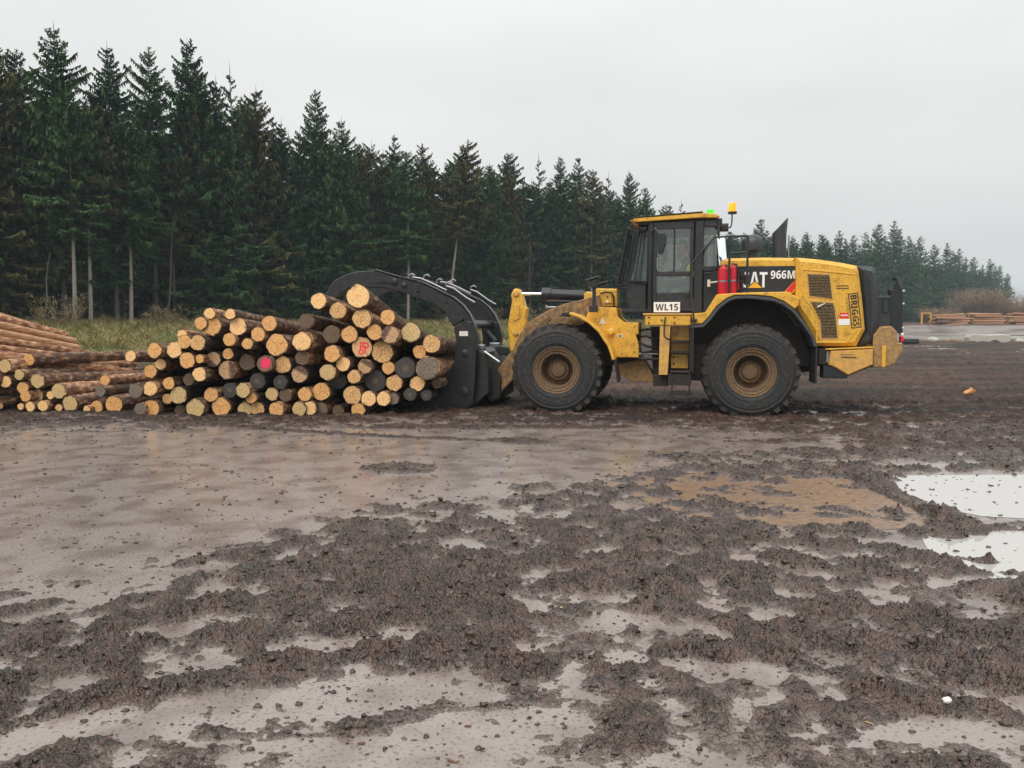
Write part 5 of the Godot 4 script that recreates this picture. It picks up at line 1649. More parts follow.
	plate("shell_recess", [3.66, 2.52, 3.74, 2.54, 3.80, 2.4, 3.84, 1.9, 3.83, 1.5, 3.76, 1.6, 3.74, 1.95], 1.18, 1.19, M.black_paint, L, 0.006)
	plate("radiator_guard", [3.96, 2.19, 4.20, 2.19, 4.22, 1.62, 3.96, 1.62], -0.95, 0.95, M.rear_plastic, L, 0.02)
	obj("guard_window", frame_mesh(4.06, 4.18, 1.88, 2.15, 0.951, 0.965, 0.02), M.black_paint, L)
	# rear frame post with lamps
	plate("rear_post", [4.19, 2.29, 4.26, 2.30, 4.31, 2.50, 4.36, 2.44, 4.40, 2.30, 4.42, 2.2, 4.43, 1.52, 4.22, 1.52], 0.72, 0.92, M.black_paint, L, 0.015)
	plate("post_cap", [4.27, 2.52, 4.33, 2.535, 4.42, 2.32, 4.36, 2.29], 0.70, 0.94, M.grey_rubber, L, 0.012)
	plate("rear_post", [4.19, 2.29, 4.26, 2.30, 4.31, 2.50, 4.36, 2.44, 4.40, 2.30, 4.42, 2.2, 4.43, 1.52, 4.22, 1.52], -0.92, -0.72, M.black_paint, L, 0.015)
	for y in [2.26, 2.03, 1.60]:
		block("rear_lamp", 4.40, 4.44, y, y + 0.03, 0.78, 0.92, M.white_decal, L, 0.01)
	block("tail_lamp", 4.40, 4.45, 1.36, 1.46, 0.78, 0.92, M.red_decal, L, 0.01)
	block("tail_lamp", 4.40, 4.45, 1.47, 1.52, 0.78, 0.92, M.white_decal, L, 0.01)
	# counterweight
	plate("counterweight", [3.14, 1.205, 3.86, 1.25, 3.86, 0.96, 3.45, 0.77, 3.24, 0.90, 3.12, 0.95], -1.28, 1.30, M.dull_paint, L, 0.02)
	plate("bumper_ledge", [3.06, 1.215, 3.86, 1.26, 3.86, 1.282, 3.06, 1.243], -1.29, 1.31, Y, L, 0.008)
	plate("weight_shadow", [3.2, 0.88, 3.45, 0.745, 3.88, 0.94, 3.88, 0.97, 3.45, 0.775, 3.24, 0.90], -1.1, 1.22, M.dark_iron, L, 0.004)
	for r in 2:
		var x := 3.31 + 0.02 * r
		for k in 9:
			var w := 0.014 + 0.008 * ((k * 5 + r) % 3)
			block("print_mark", x, x + w, 1.13 - r * 0.055, 1.145 - r * 0.055 + 0.012 * r, 1.30, 1.3035, M.faint_ink if r == 0 else M.ink, L, 0.0005)
			x += w + 0.006
	for s in [1.0, -1.0]:
		var z0 := 0.95 if s > 0 else -1.18
		plate("end_weight", [3.88, 1.48, 4.01, 1.635, 4.17, 1.645, 4.27, 1.55, 4.28, 1.355, 4.37, 1.345, 4.375, 1.20, 4.25, 0.97, 4.13, 0.92, 3.88, 0.90], z0, z0 + 0.23, MUD, L, 0.02)
	block("marker_bar", 4.02, 4.09, 0.92, 1.29, 1.183, 1.22, Y, L)
	block("tow_bar", 4.30, 4.40, 1.18, 1.34, 0.7, 0.94, M.dull_paint, L)
	block("tool_box", 3.03, 3.45, 0.71, 0.935, 0.9, 1.25, M.black_paint, L, 0.015)
	block("box_bracket", 2.95, 3.14, 0.95, 1.24, 0.9, 1.22, M.dark_iron, L, 0.01)
	b = MB.new()
	b.box(3.08, 3.13, 0.99, 1.2, 1.221, 1.24)
	obj("door_latch", b, M.bare_steel, L)

	# ---- exhaust, air cleaner, rails
	b = MB.new()
	b.xf = Transform3D(Basis(Vector3.RIGHT, -PI / 2), Vector3(2.345, 2.88, 0.2))
	b.lathe(pv([0.132, 0.0, 0.132, 0.50]), 22)
	b.xf = Transform3D()
	# raked mouth: the cut runs from the front lip up to the rear lip
	var segs := 22
	for k in segs:
		var a0 := TAU * k / segs
		var a1 := TAU * (k + 1) / segs
		var P := []
		for a in [a0, a1]:
			var r := 0.132
			var top := 3.40 + (cos(a) + 1.0) * 0.145
			P.append(Vector3(2.345 + r * cos(a), 3.38, 0.2 + r * sin(a)))
			P.append(Vector3(2.345 + (r + 0.012) * cos(a) + 0.012, top, 0.2 + r * sin(a)))
			P.append(Vector3(2.345 + (r - 0.008) * cos(a) + 0.012, top, 0.2 + (r - 0.012) * sin(a)))
			P.append(Vector3(2.345 + (r - 0.012) * cos(a), 3.1, 0.2 + (r - 0.012) * sin(a)))
		var nn := Vector3(cos(a0), 0, sin(a0))
		b.quad(P[0], P[4], P[5], P[1], nn)
		b.quad(P[1], P[5], P[6], P[2], Vector3(-0.7, 0.7, 0))
		b.quad(P[2], P[6], P[7], P[3], -nn)
	obj("exhaust_stack", b, M.rear_plastic, L)
	pipe("stay_rod", [Vector3(2.515, 2.90, 0.25), Vector3(2.515, 3.36, 0.25)], 0.014, M.bare_steel, L)
	b = MB.new()
	b.xf = Transform3D(Basis(Vector3.RIGHT, -PI / 2), Vector3(1.83, 2.88, 0.5))
	b.lathe(pv([0.085, 0.0, 0.085, 0.18, 0.20, 0.175, 0.205, 0.20, 0.205, 0.33, 0.195, 0.37, 0.16, 0.43, 0.10, 0.47, 0.0, 0.485]), 26)
	obj("air_cleaner", b, M.rear_plastic, L)
	b = MB.new()
	b.tube([Vector3(0.70, 2.78, 1.32), Vector3(0.84, 2.96, 1.32), Vector3(1.09, 3.25, 1.32), Vector3(1.66, 3.26, 1.32), Vector3(1.67, 3.24, 1.32)], 0.02, 8)
	b.tube([Vector3(1.67, 3.25, 1.32), Vector3(1.68, 2.18, 1.32)], 0.02, 8)
	b.tube([Vector3(1.355, 3.25, 1.32), Vector3(1.365, 2.2, 1.32)], 0.02, 8)
	b.tube([Vector3(1.36, 2.95, 1.32), Vector3(1.67, 2.97, 1.32)], 0.016, 8)
	b.tube([Vector3(0.98, 3.12, 1.32), Vector3(0.92, 3.05, 1.0), Vector3(0.92, 2.98, 0.84)], 0.014, 8)
	obj("hand_rail", b, M.black_paint, L)
	for q in [[1.265, 0.096, 2.21, 2.70], [1.435, 0.066, 2.21, 2.72]]:
		b = MB.new()
		var r: float = q[1]
		b.xf = Transform3D(Basis(Vector3.RIGHT, -PI / 2), Vector3(q[0], q[2], 1.20))
		var h: float = q[3] - q[2]
		b.lathe(pv([0.0, 0.0, r * 0.95, 0.0, r, 0.02, r, h - 0.06, r * 0.97, h - 0.015, r * 0.5, h + 0.01, r * 0.3, h + 0.05, 0.0, h + 0.05]), 20)
		var ex := obj("fire_extinguisher", b, M.red_paint, L)
		b = MB.new()
		b.box(q[0] - 0.03, q[0] + 0.07, q[3] + 0.02, q[3] + 0.06, 1.18, 1.22)
		b.tube([Vector3(q[0] + 0.05, q[3] + 0.04, 1.2), Vector3(q[0] + r + 0.03, q[3] - 0.05, 1.22), Vector3(q[0] + r + 0.02, q[2] + 0.2, 1.23)], 0.012, 6)
		obj("valve", b, M.black_paint, ex)
		b = MB.new()
		b.xf = Transform3D(Basis(Vector3.RIGHT, -PI / 2), Vector3(q[0], q[2] + h * 0.5, 1.20))
		b.lathe(pv([r, -0.015, r + 0.006, -0.015, r + 0.006, 0.015, r, 0.015]), 20)
		obj("strap", b, M.bare_steel, ex)
	for q in [[1.53, 2.30, 2.62, 0.018], [1.60, 2.25, 2.72, 0.02], [1.56, 2.22, 2.45, 0.014]]:
		pipe("pressure_line", [Vector3(q[0], q[1], 1.12), Vector3(q[0] + 0.01, q[2], 1.12)], q[3], M.red_paint if q[0] < 1.55 else M.black_paint, L)
	block("valve_block", 1.50, 1.64, 2.52, 2.66, 1.08, 1.18, M.dark_iron, L, 0.015)
	pipe("pressure_line", [Vector3(1.02, 2.50, 0.95), Vector3(1.02, 2.37, 0.95)], 0.03, M.pale_label, L)
	pipe("pressure_line", [Vector3(1.0, 2.44, 0.95), Vector3(1.17, 2.46, 0.95)], 0.016, M.pale_label, L)
	for y in [2.62, 2.68]:
		block("vent_slat", 0.93, 1.05, y, y + 0.02, 0.83, 0.86, M.grey_rubber, L, 0.004)
	block("battery_box", 0.92, 1.24, 1.90, 2.70, 0.35, 0.80, M.black_paint, L, 0.02)

	build_cab(L)
	build_grapple(L)
	strip_counts(L)


func build_cab(L: Node) -> void:
	var K: Material = M.cab_paint
	# pillars, sills and floor are the cab's frame; panes, doors and roof are parts of it
	var b := MB.new()
	for z in [0.74, -0.82]:
		b.prism(pv([-0.10, 1.90, -0.02, 1.90, -0.02, 3.60, -0.10, 3.60]), z, z + 0.08, 0.01)
		b.prism(pv([0.74, 1.90, 0.90, 1.90, 0.92, 3.62, 0.76, 3.60]), z, z + 0.08, 0.01)
		b.prism(pv([1.16, 2.70, 1.21, 2.70, 1.21, 3.60, 1.16, 3.60]), z, z + 0.078, 0.01)
		b.prism(pv([-0.019, 3.53, 0.739, 3.51, 0.739, 3.60, -0.019, 3.60]), z, z + 0.079, 0.01)
		b.prism(pv([0.921, 3.50, 1.159, 3.49, 1.159, 3.61, 0.921, 3.61]), z, z + 0.077, 0.01)
		b.prism(pv([0.901, 2.68, 1.159, 2.68, 1.159, 2.76, 0.901, 2.76]), z, z + 0.077, 0.01)
	b.box(-0.60, 1.2, 1.90, 1.96, -0.72, 0.72)
	b.box(1.13, 1.20, 1.97, 2.72, -0.74, 0.74)
	b.box(-0.1, 0.92, 3.56, 3.61, -0.72, 0.72)
	var cab := obj("cab_frame", b, K, L)
	# lower nose of the cab under the windscreen, tapering to the front
	plate("nose_panel", [-0.49, 1.91, -0.105, 1.91, -0.105, 2.48, -0.46, 2.48, -0.53, 2.2], -0.62, 0.66, K, cab, 0.05)
	# roof
	plate("roof", [-0.42, 3.615, -0.33, 3.60, 0.84, 3.655, 1.16, 3.645, 1.20, 3.68, 1.12, 3.72, 0.90, 3.745, -0.38, 3.672], -0.88, 0.88, M.yellow_paint, cab, 0.012)
	plate("roof_rim", [-0.43, 3.676, 0.89, 3.749, 0.89, 3.772, -0.43, 3.694], -0.89, 0.89, M.black_paint, cab, 0.006)
	plate("visor_tip", [-0.43, 3.65, -0.37, 3.60, -0.30, 3.56, -0.33, 3.55, -0.40, 3.585, -0.46, 3.65], 0.62, 0.80, M.dull_paint, cab, 0.01)
	plate("roof_lining", [-0.30, 3.595, 1.15, 3.64, 1.15, 3.60, -0.30, 3.545], -0.80, 0.80, K, cab, 0.01)
	# door: upper window in two, lower pane, plate
	var door := obj("door", frame_mesh(-0.01, 0.735, 1.92, 3.525, 0.822, 0.862, 0.065), K, L)
	block("door_rail", 0.055, 0.67, 2.58, 2.665, 0.823, 0.861, K, door, 0.01)
	block("lower_panel", 0.055, 0.67, 1.985, 2.27, 0.824, 0.858, K, door, 0.012)
	block("window_divider", 0.365, 0.395, 2.665, 3.46, 0.825, 0.86, M.black_paint, door, 0.006)
	block("window_pane", 0.056, 0.364, 2.666, 3.459, 0.838, 0.842, M.glass, door, 0.001)
	block("window_pane", 0.396, 0.669, 2.666, 3.459, 0.846, 0.850, M.glass, door, 0.001)
	block("lower_pane", 0.056, 0.669, 2.271, 2.579, 0.838, 0.843, M.glass, door, 0.001)
	block("handle", 0.60, 0.66, 2.20, 2.25, 0.862, 0.90, M.rubber, door, 0.008)
	block("number_plate", 0.01, 0.50, 1.90, 2.09, 0.866, 0.874, M.white_decal, door, 0.002).set_meta("label", "white plate lettered WL15")
	var t := put("plate_letters", lettering("WL15", 0.125, 0.42), M.ink, door)
	t.position = Vector3(0.045, 1.932, 0.873)
	# far side door of the same make, seen through the panes
	obj("far_door", frame_mesh(-0.01, 0.735, 1.92, 3.525, -0.862, -0.822, 0.065), K, cab)
	block("far_pane", 0.056, 0.669, 2.0, 3.459, -0.845, -0.84, M.clear_glass, cab, 0.001)
	block("side_pane", 0.922, 1.158, 2.762, 3.488, 0.775, 0.779, M.glass, cab, 0.001)
	block("far_side_pane", 0.922, 1.158, 2.762, 3.488, -0.779, -0.775, M.clear_glass, cab, 0.001)
	block("rear_pane", 1.175, 1.179, 2.73, 3.55, -0.735, 0.735, M.clear_glass, cab, 0.001)
	# curved windscreen in three flats and the slanted corner panes
	b = MB.new()
	var top := [Vector3(-0.10, 3.54, 0.74), Vector3(-0.27, 3.54, 0.58), Vector3(-0.30, 3.54, 0.0), Vector3(-0.27, 3.54, -0.58), Vector3(-0.10, 3.54, -0.74)]
	var low := [Vector3(-0.12, 2.49, 0.74), Vector3(-0.46, 2.49, 0.60), Vector3(-0.52, 2.49, 0.0), Vector3(-0.46, 2.49, -0.60), Vector3(-0.12, 2.49, -0.74)]
	for i in 4:
		var nn: Vector3 = (low[i + 1] - low[i]).cross(top[i] - low[i]).normalized()
		b.quad(low[i], low[i + 1], top[i + 1], top[i], nn)
	obj("windscreen", b, M.clear_glass, cab)
	for i in 5:
		pipe("windscreen_post", [low[i], top[i]], 0.022, M.black_paint, cab)
	b = MB.new()
	b.tube([low[0], low[1], low[2], low[3], low[4]], 0.03, 8)
	b.tube([top[0], top[1], top[2], top[3], top[4]], 0.03, 8)
	obj("windscreen_rim", b, M.black_paint, cab)
	# log guard: upright bars before the windscreen
	for i in 11:
		var z := 0.66 - i * 0.132
		pipe("guard_bar", [Vector3(-0.50, 3.50, z), Vector3(-0.60, 2.95, z), Vector3(-0.70, 2.42, z)], 0.012, M.black_paint, cab, 6)
	for i in 5:
		for s in [1.0, -1.0]:
			var k := 0.085 * (i + 1)
			pipe("guard_bar", [Vector3(-0.50 + k * 0.8, 3.50, 0.70 * s), Vector3(-0.70 + k, 2.43, 0.70 * s)], 0.010, M.black_paint, cab, 5)
	for q in [[-0.50, 3.50], [-0.60, 2.95], [-0.70, 2.42]]:
		pipe("guard_rail", [Vector3(q[0], q[1], 0.68), Vector3(q[0], q[1], -0.68)], 0.018, M.black_paint, cab, 6)
	for z in [0.68, -0.68]:
		pipe("guard_stay", [Vector3(-0.50, 3.50, z), Vector3(-0.12, 3.50, z)], 0.016, M.black_paint, cab, 6)
		pipe("guard_stay", [Vector3(-0.70, 2.42, z), Vector3(-0.40, 2.44, z * 0.9)], 0.016, M.black_paint, cab, 6)
		pipe("guard_strut", [Vector3(-0.50, 3.50, z), Vector3(-0.70, 2.42, z)], 0.018, M.black_paint, cab, 6)
	block("roof_lamp", -0.28, -0.12, 3.44, 3.55, 0.60, 0.76, M.black_paint, cab, 0.03)
	block("roof_lamp", -0.28, -0.12, 3.44, 3.55, -0.76, -0.60, M.black_paint, cab, 0.03)
	block("roof_lamp", 1.20, 1.37, 3.42, 3.56, 0.50, 0.72, M.black_paint, cab, 0.03)
	plate("lamp_bracket", [1.02, 3.645, 1.25, 3.645, 1.25, 3.50, 1.14, 3.42, 1.10, 3.46, 1.12, 3.56], 0.45, 0.78, M.black_paint, cab, 0.01)
	pipe("grab_handle", [Vector3(-0.06, 2.98, 0.84), Vector3(-0.07, 2.95, 0.90), Vector3(-0.07, 2.05, 0.90), Vector3(-0.03, 2.01, 0.87)], 0.018, M.black_paint, cab)
	# wing mirror and the pale mirror behind
	pipe("mirror_arm", [Vector3(-0.05, 3.42, 0.84), Vector3(0.02, 3.46, 1.0), Vector3(0.10, 3.36, 1.02)], 0.02, M.grey_rubber, cab)
	plate("wing_mirror", [0.07, 3.35, 0.11, 3.38, 0.21, 3.37, 0.235, 3.30, 0.22, 3.14, 0.16, 3.0, 0.09, 2.99, 0.07, 3.1], 0.98, 1.06, M.black_paint, cab, 0.02)
	var mb := MB.new()
	mb.box(-0.08, 0.08, -0.30, 0.30, -0.012, 0.012, 0.006)
	var mr := obj("rear_mirror", mb, M.mirror, cab)
	mr.position = Vector3(1.25, 3.05, 0.84)
	mr.rotation = Vector3(-0.25, 0.35, 0)
	pipe("rear_mirror_arm", [Vector3(1.19, 3.05, 0.78), Vector3(1.25, 3.05, 0.825)], 0.018, M.black_paint, cab)
	# beacons
	b = MB.new()
	b.xf = Transform3D(Basis(Vector3.RIGHT, -PI / 2), Vector3(1.05, 3.742, 0.3))
	b.lathe(pv([0.07, 0.0, 0.068, 0.10, 0.06, 0.125, 0.0, 0.13]), 20)
	obj("green_beacon_lamp", b, M.green_lens, cab)
	lamp_light("green_beacon", Vector3(1.05, 3.80, 0.3), Color(0.2, 1.0, 0.15), 0.05, cab)
	pipe("beacon_stalk", [Vector3(1.37, 3.50, 0.4), Vector3(1.43, 3.52, 0.35), Vector3(1.455, 3.62, 0.3), Vector3(1.455, 3.80, 0.3)], 0.014, M.black_paint, cab)
	b = MB.new()
	b.xf = Transform3D(Basis(Vector3.RIGHT, -PI / 2), Vector3(1.46, 3.79, 0.3))
	b.lathe(pv([0.0, -0.01, 0.085, -0.01, 0.085, 0.03, 0.07, 0.035]), 20)
	obj("beacon_base", b, M.rubber, cab)
	b = MB.new()
	b.xf = Transform3D(Basis(Vector3.RIGHT, -PI / 2), Vector3(1.46, 3.82, 0.3))
	b.lathe(pv([0.075, 0.0, 0.072, 0.14, 0.062, 0.165, 0.0, 0.17]), 20)
	obj("orange_beacon_lamp", b, M.orange_lens, cab)
	lamp_light("orange_beacon", Vector3(1.46, 3.90, 0.3), Color(1.0, 0.5, 0.1), 0.08, cab)
	# inside
	plate("seat", [0.48, 2.30, 0.50, 2.42, 0.84, 2.40, 0.90, 2.95, 0.94, 3.22, 1.02, 3.22, 1.0, 2.85, 0.95, 2.30], -0.26, 0.26, M.rubber, cab, 0.04)
	block("seat_base", 0.52, 0.9, 1.97, 2.30, -0.22, 0.22, M.rubber, cab, 0.03)
	plate("console", [0.10, 1.97, 0.25, 1.97, 0.22, 2.5, 0.14, 2.62, 0.06, 2.58], -0.12, 0.12, M.grey_rubber, cab, 0.02)
	b = MB.new()
	b.xf = Transform3D(Basis(Vector3.UP, PI / 2) * Basis(Vector3.RIGHT, -0.9), Vector3(0.22, 2.70, 0))
	var ring := []
	for k in 25:
		ring.append(Vector3(cos(TAU * k / 24.0), sin(TAU * k / 24.0), 0) * 0.19)
	b.tube(ring, 0.016, 6)
	obj("steering_wheel", b, M.rubber, cab)
	block("display", 0.02, 0.06, 2.75, 2.95, 0.30, 0.52, M.white_decal, cab, 0.01)


func lamp_light(called: String, at: Vector3, c: Color, e: float, parent: Node) -> void:
	var l := OmniLight3D.new()
	l.name = called
	l.light_color = c
	l.light_energy = e
	l.light_size = 0.05
	l.omni_range = 12.0
	l.omni_attenuation = 2.0
	l.shadow_enabled = true
	l.position = at
	parent.add_child(l, true)


func build_grapple(L: Node) -> void:
	var S: Material = M.grapple_steel
	var g := node("log_grapple", L)
	# the fork side: a tall curved plate under each upper arm, and the tines along the ground
	var lower := [-3.41, 1.68, -3.36, 1.40, -3.38, 1.17, -3.40, 0.59, -3.45, 0.11, -3.59, 0.0, -4.60, -0.02, -5.2, 0.0, -5.9, 0.03, -5.9, 0.05, -5.2, 0.09, -4.57, 0.14, -4.25, 0.30, -4.02, 0.55, -3.82, 0.95, -3.78, 1.36, -3.82, 1.60, -3.62, 1.74]
	var upper := [-6.47, 2.27, -6.38, 2.43, -6.27, 2.55, -6.01, 2.67, -5.74, 2.72, -5.43, 2.73, -5.22, 2.68, -4.95, 2.59, -4.71, 2.54, -4.50, 2.49, -4.26, 2.38, -4.02, 2.26, -3.84, 2.18, -3.64, 2.02, -3.51, 1.85, -3.43, 1.70, -3.62, 1.765, -3.83, 1.62, -3.92, 1.76, -4.02, 1.91, -4.20, 2.05, -4.53, 2.16, -4.75, 2.26, -4.96, 2.32, -5.25, 2.38, -5.49, 2.39, -5.77, 2.40, -5.96, 2.38, -6.13, 2.30, -6.26, 2.15]
	for s in [1.0, -1.0]:
		var z0 := 1.10 if s > 0 else -1.20
		plate("fork_side", lower, z0, z0 + 0.10, S, g, 0.012)
		plate("clamp_arm", upper, z0 - 0.012, z0 + 0.112, S, g, 0.015)
		# edge flange along the outer curve
		plate("arm_flange", band([-5.43, 2.735, -4.95, 2.60, -4.50, 2.50, -4.02, 2.27, -3.84, 2.19, -3.64, 2.03, -3.51, 1.86, -3.42, 1.66, -3.36, 1.40, -3.38, 1.17], -0.02), z0 - 0.04, z0 + 0.14, S, g, 0.006)
		plate("stiffener", [-5.45, 2.60, -5.05, 2.55, -5.0, 2.50, -5.1, 2.47, -5.4, 2.50], z0 + 0.113, z0 + 0.135, S, g, 0.006)
		for q in [[-5.02, 2.50, 0.07], [-4.82, 2.43, 0.055], [-4.55, 2.32, 0.03], [-3.60, 1.10, 0.075], [-3.62, 0.35, 0.09], [-3.98, 2.10, 0.028]]:
			var b := MB.new()
			b.xf = Transform3D(Basis(), Vector3(q[0], q[1], z0 + (0.10 if q[1] < 1.6 else 0.112)))
			b.lathe(pv([q[2], 0.0, q[2], 0.02, q[2] * 0.75, 0.03, 0.0, 0.03]), 14)
			obj("pin_boss", b, S, g)
	# more tines between
	for z in [0.42, -0.35]:
		plate("tine", [-3.41, 0.9, -3.40, 0.59, -3.45, 0.11, -3.59, 0.0, -4.60, -0.02, -5.9, 0.03, -5.9, 0.05, -4.57, 0.14, -4.25, 0.30, -4.02, 0.55, -3.90, 0.9], z, z + 0.09, S, g, 0.012)
	# back plate, cross tubes
	plate("back_plate", [-3.40, 1.20, -3.27, 1.11, -3.17, 0.79, -3.16, 0.32, -3.45, 0.08, -3.52, 0.2, -3.50, 1.0], -1.09, 1.02, S, g, 0.02)
	for q in [[-3.62, 1.66, 0.09], [-5.02, 2.52, 0.06], [-3.7, 0.25, 0.1]]:
		pipe("cross_tube", [Vector3(q[0], q[1], -1.09), Vector3(q[0], q[1], 1.10)], q[2], S, g, 14)
	block("data_plate", -3.71, -3.535, 1.44, 1.535, 1.212, 1.218, M.pale_label, g, 0.002)
	plate("grapple_hitch", [-3.27, 0.75, -3.10, 0.85, -2.98, 0.62, -3.0, 0.2, -3.2, 0.1, -3.3, 0.3], -0.75, 0.75, M.dark_iron, g, 0.02)
	plate("tilt_link", [-3.25, 1.15, -3.15, 1.22, -2.80, 1.18, -2.80, 1.05, -3.15, 1.02], -0.08, 0.08, S, g, 0.02)
	# rams and hoses on the back of the clamp
	for s in [1.0, -1.0]:
		var z := 1.0 if s > 0 else -1.0
		pipe("hose_pipe", [Vector3(-4.72, 2.60, z), Vector3(-4.55, 2.575, z), Vector3(-4.3, 2.47, z), Vector3(-4.02, 2.335, z)], 0.018, M.bare_steel, g)
		pipe("hose_pipe", [Vector3(-4.10, 2.43, z - 0.3), Vector3(-3.95, 2.38, z - 0.3), Vector3(-3.70, 2.20, z - 0.3), Vector3(-3.52, 2.10, z - 0.3)], 0.02, M.bare_steel, g)
		for q in [[-4.75, 2.62], [-4.44, 2.60], [-3.98, 2.46]]:
			pipe("hose_guide", [Vector3(q[0] - 0.05, q[1] - 0.06, z), Vector3(q[0] - 0.04, q[1] + 0.02, z), Vector3(q[0] + 0.03, q[1] + 0.05, z), Vector3(q[0] + 0.08, q[1] + 0.01, z)], 0.014, M.bare_steel, g)
		pipe("hydraulic_hose", [Vector3(-4.5, 2.52, z + 0.12), Vector3(-4.2, 2.33, z + 0.14), Vector3(-3.9, 2.24, z + 0.14), Vector3(-3.6, 1.98, z + 0.14), Vector3(-3.42, 1.6, z + 0.12)], 0.012, M.rubber, g, 6)
		var zz := 0.72 if s > 0 else -0.72
		pipe("clamp_ram", [Vector3(-3.62, 1.50, zz), Vector3(-3.42, 1.28, zz)], 0.07, M.black_paint, g, 12)
		pipe("clamp_ram_rod", [Vector3(-3.42, 1.22, zz + 0.2), Vector3(-3.0, 0.92, zz + 0.1)], 0.03, M.chrome, g, 10)
		block("ram_clevis", -3.48, -3.26, 1.16, 1.27, zz + 0.13, zz + 0.27, M.bare_steel, g, 0.02)


# ------------------------------------------------------------------ the driver: one skin over a skeleton of tapered bones
func skin_over(mb: MB, bones: Array, lo: Vector3, hi: Vector3, cell: float, blend: float) -> void:
	var nx := int((hi.x - lo.x) / cell) + 1
	var ny := int((hi.y - lo.y) / cell) + 1
	var nz := int((hi.z - lo.z) / cell) + 1
	var f := PackedFloat32Array()
	f.resize(nx * ny * nz)
	f.fill(1.0)
	for bn in bones:
		var A: Vector3 = bn[0]
		var B: Vector3 = bn[1]
		var ra: float = bn[2]
		var rb: float = bn[3]
		var m := maxf(ra, rb) + blend + cell * 2.0
		var l := ((A.min(B) - Vector3.ONE * m) - lo) / cell
		var h := ((A.max(B) + Vector3.ONE * m) - lo) / cell
		var ab := B - A
		var len2 := maxf(ab.length_squared(), 1e-8)
		for k in range(maxi(0, int(l.z)), mini(nz - 1, int(h.z)) + 1):
			for j in range(maxi(0, int(l.y)), mini(ny - 1, int(h.y)) + 1):
				for i in range(maxi(0, int(l.x)), mini(nx - 1, int(h.x)) + 1):
					var p := lo + Vector3(i, j, k) * cell
					var t := clampf((p - A).dot(ab) / len2, 0.0, 1.0)
					var d := (p - A - ab * t).length() - lerpf(ra, rb, t)
					var q := (k * ny + j) * nx + i
					var e := f[q]
					var u := maxf(blend - absf(d - e), 0.0) / blend
					f[q] = minf(d, e) - u * u * blend * 0.25
	var ids := {}
	var pts := []
	for k in nz - 1:
		for j in ny - 1:
			for i in nx - 1:
				var q := (k * ny + j) * nx + i
				var c := [q, q + 1, q + nx, q + nx + 1, q + nx * ny, q + nx * ny + 1, q + nx * ny + nx, q + nx * ny + nx + 1]
				var neg := 0
				for w in c:
					if f[w] < 0.0: neg += 1
				if neg == 0 or neg == 8: continue
				var s := Vector3.ZERO
				var cnt := 0
				for e in [[0, 1], [2, 3], [4, 5], [6, 7], [0, 2], [1, 3], [4, 6], [5, 7], [0, 4], [1, 5], [2, 6], [3, 7]]:
					var fa := f[c[e[0]]]
					var fb := f[c[e[1]]]
					if (fa < 0.0) == (fb < 0.0): continue
					var t := fa / (fa - fb)
					var pa := Vector3(e[0] & 1, (e[0] >> 1) & 1, e[0] >> 2)
					var pb := Vector3(e[1] & 1, (e[1] >> 1) & 1, e[1] >> 2)
					s += pa.lerp(pb, t)
					cnt += 1
				ids[q] = pts.size()
				pts.append(lo + (Vector3(i, j, k) + s / cnt) * cell)
	var nrm := []
	var cols := []
	for p in pts:
		var best := 1e9
		var cc := Color.WHITE
		for bn in bones:
			var ab: Vector3 = bn[1] - bn[0]
			var t := clampf((p - bn[0]).dot(ab) / maxf(ab.length_squared(), 1e-8), 0.0, 1.0)
			var d: float = (p - bn[0] - ab * t).length() - lerpf(bn[2], bn[3], t)
			if d < best:
				best = d
				cc = bn[4]
		cols.append(cc)
		var g: Vector3 = (p - lo) / cell
		var i := clampi(int(g.x), 1, nx - 3)
		var j := clampi(int(g.y), 1, ny - 3)
		var k := clampi(int(g.z), 1, nz - 3)
		var q := (k * ny + j) * nx + i
		nrm.append(Vector3(f[q + 1] + f[q + 1 + nx] + f[q + 1 + nx * ny] - f[q] - f[q + nx] - f[q + nx * ny], f[q + nx] + f[q + nx + 1] + f[q + nx + nx * ny] - f[q] - f[q + 1] - f[q + nx * ny], f[q + nx * ny] + f[q + nx * ny + 1] + f[q + nx * ny + nx] - f[q] - f[q + 1] - f[q + nx]).normalized())
	var strides := [1, nx, nx * ny]
	for q in ids:
		for a in 3:
			var b := (a + 1) % 3
			var c := (a + 2) % 3
			if (f[q] < 0.0) == (f[q + strides[a]] < 0.0): continue
			var q1: int = q - strides[b]
			var q2: int = q - strides[c]
			var q3: int = q - strides[b] - strides[c]
			if not (ids.has(q1) and ids.has(q2) and ids.has(q3)): continue
			var w := [ids[q], ids[q1], ids[q3], ids[q2]]
			mb.col = cols[w[0]]
			mb.tri(pts[w[0]], pts[w[1]], pts[w[2]], nrm[w[0]], nrm[w[1]], nrm[w[2]])
			mb.tri(pts[w[0]], pts[w[2]], pts[w[3]], nrm[w[0]], nrm[w[2]], nrm[w[3]])


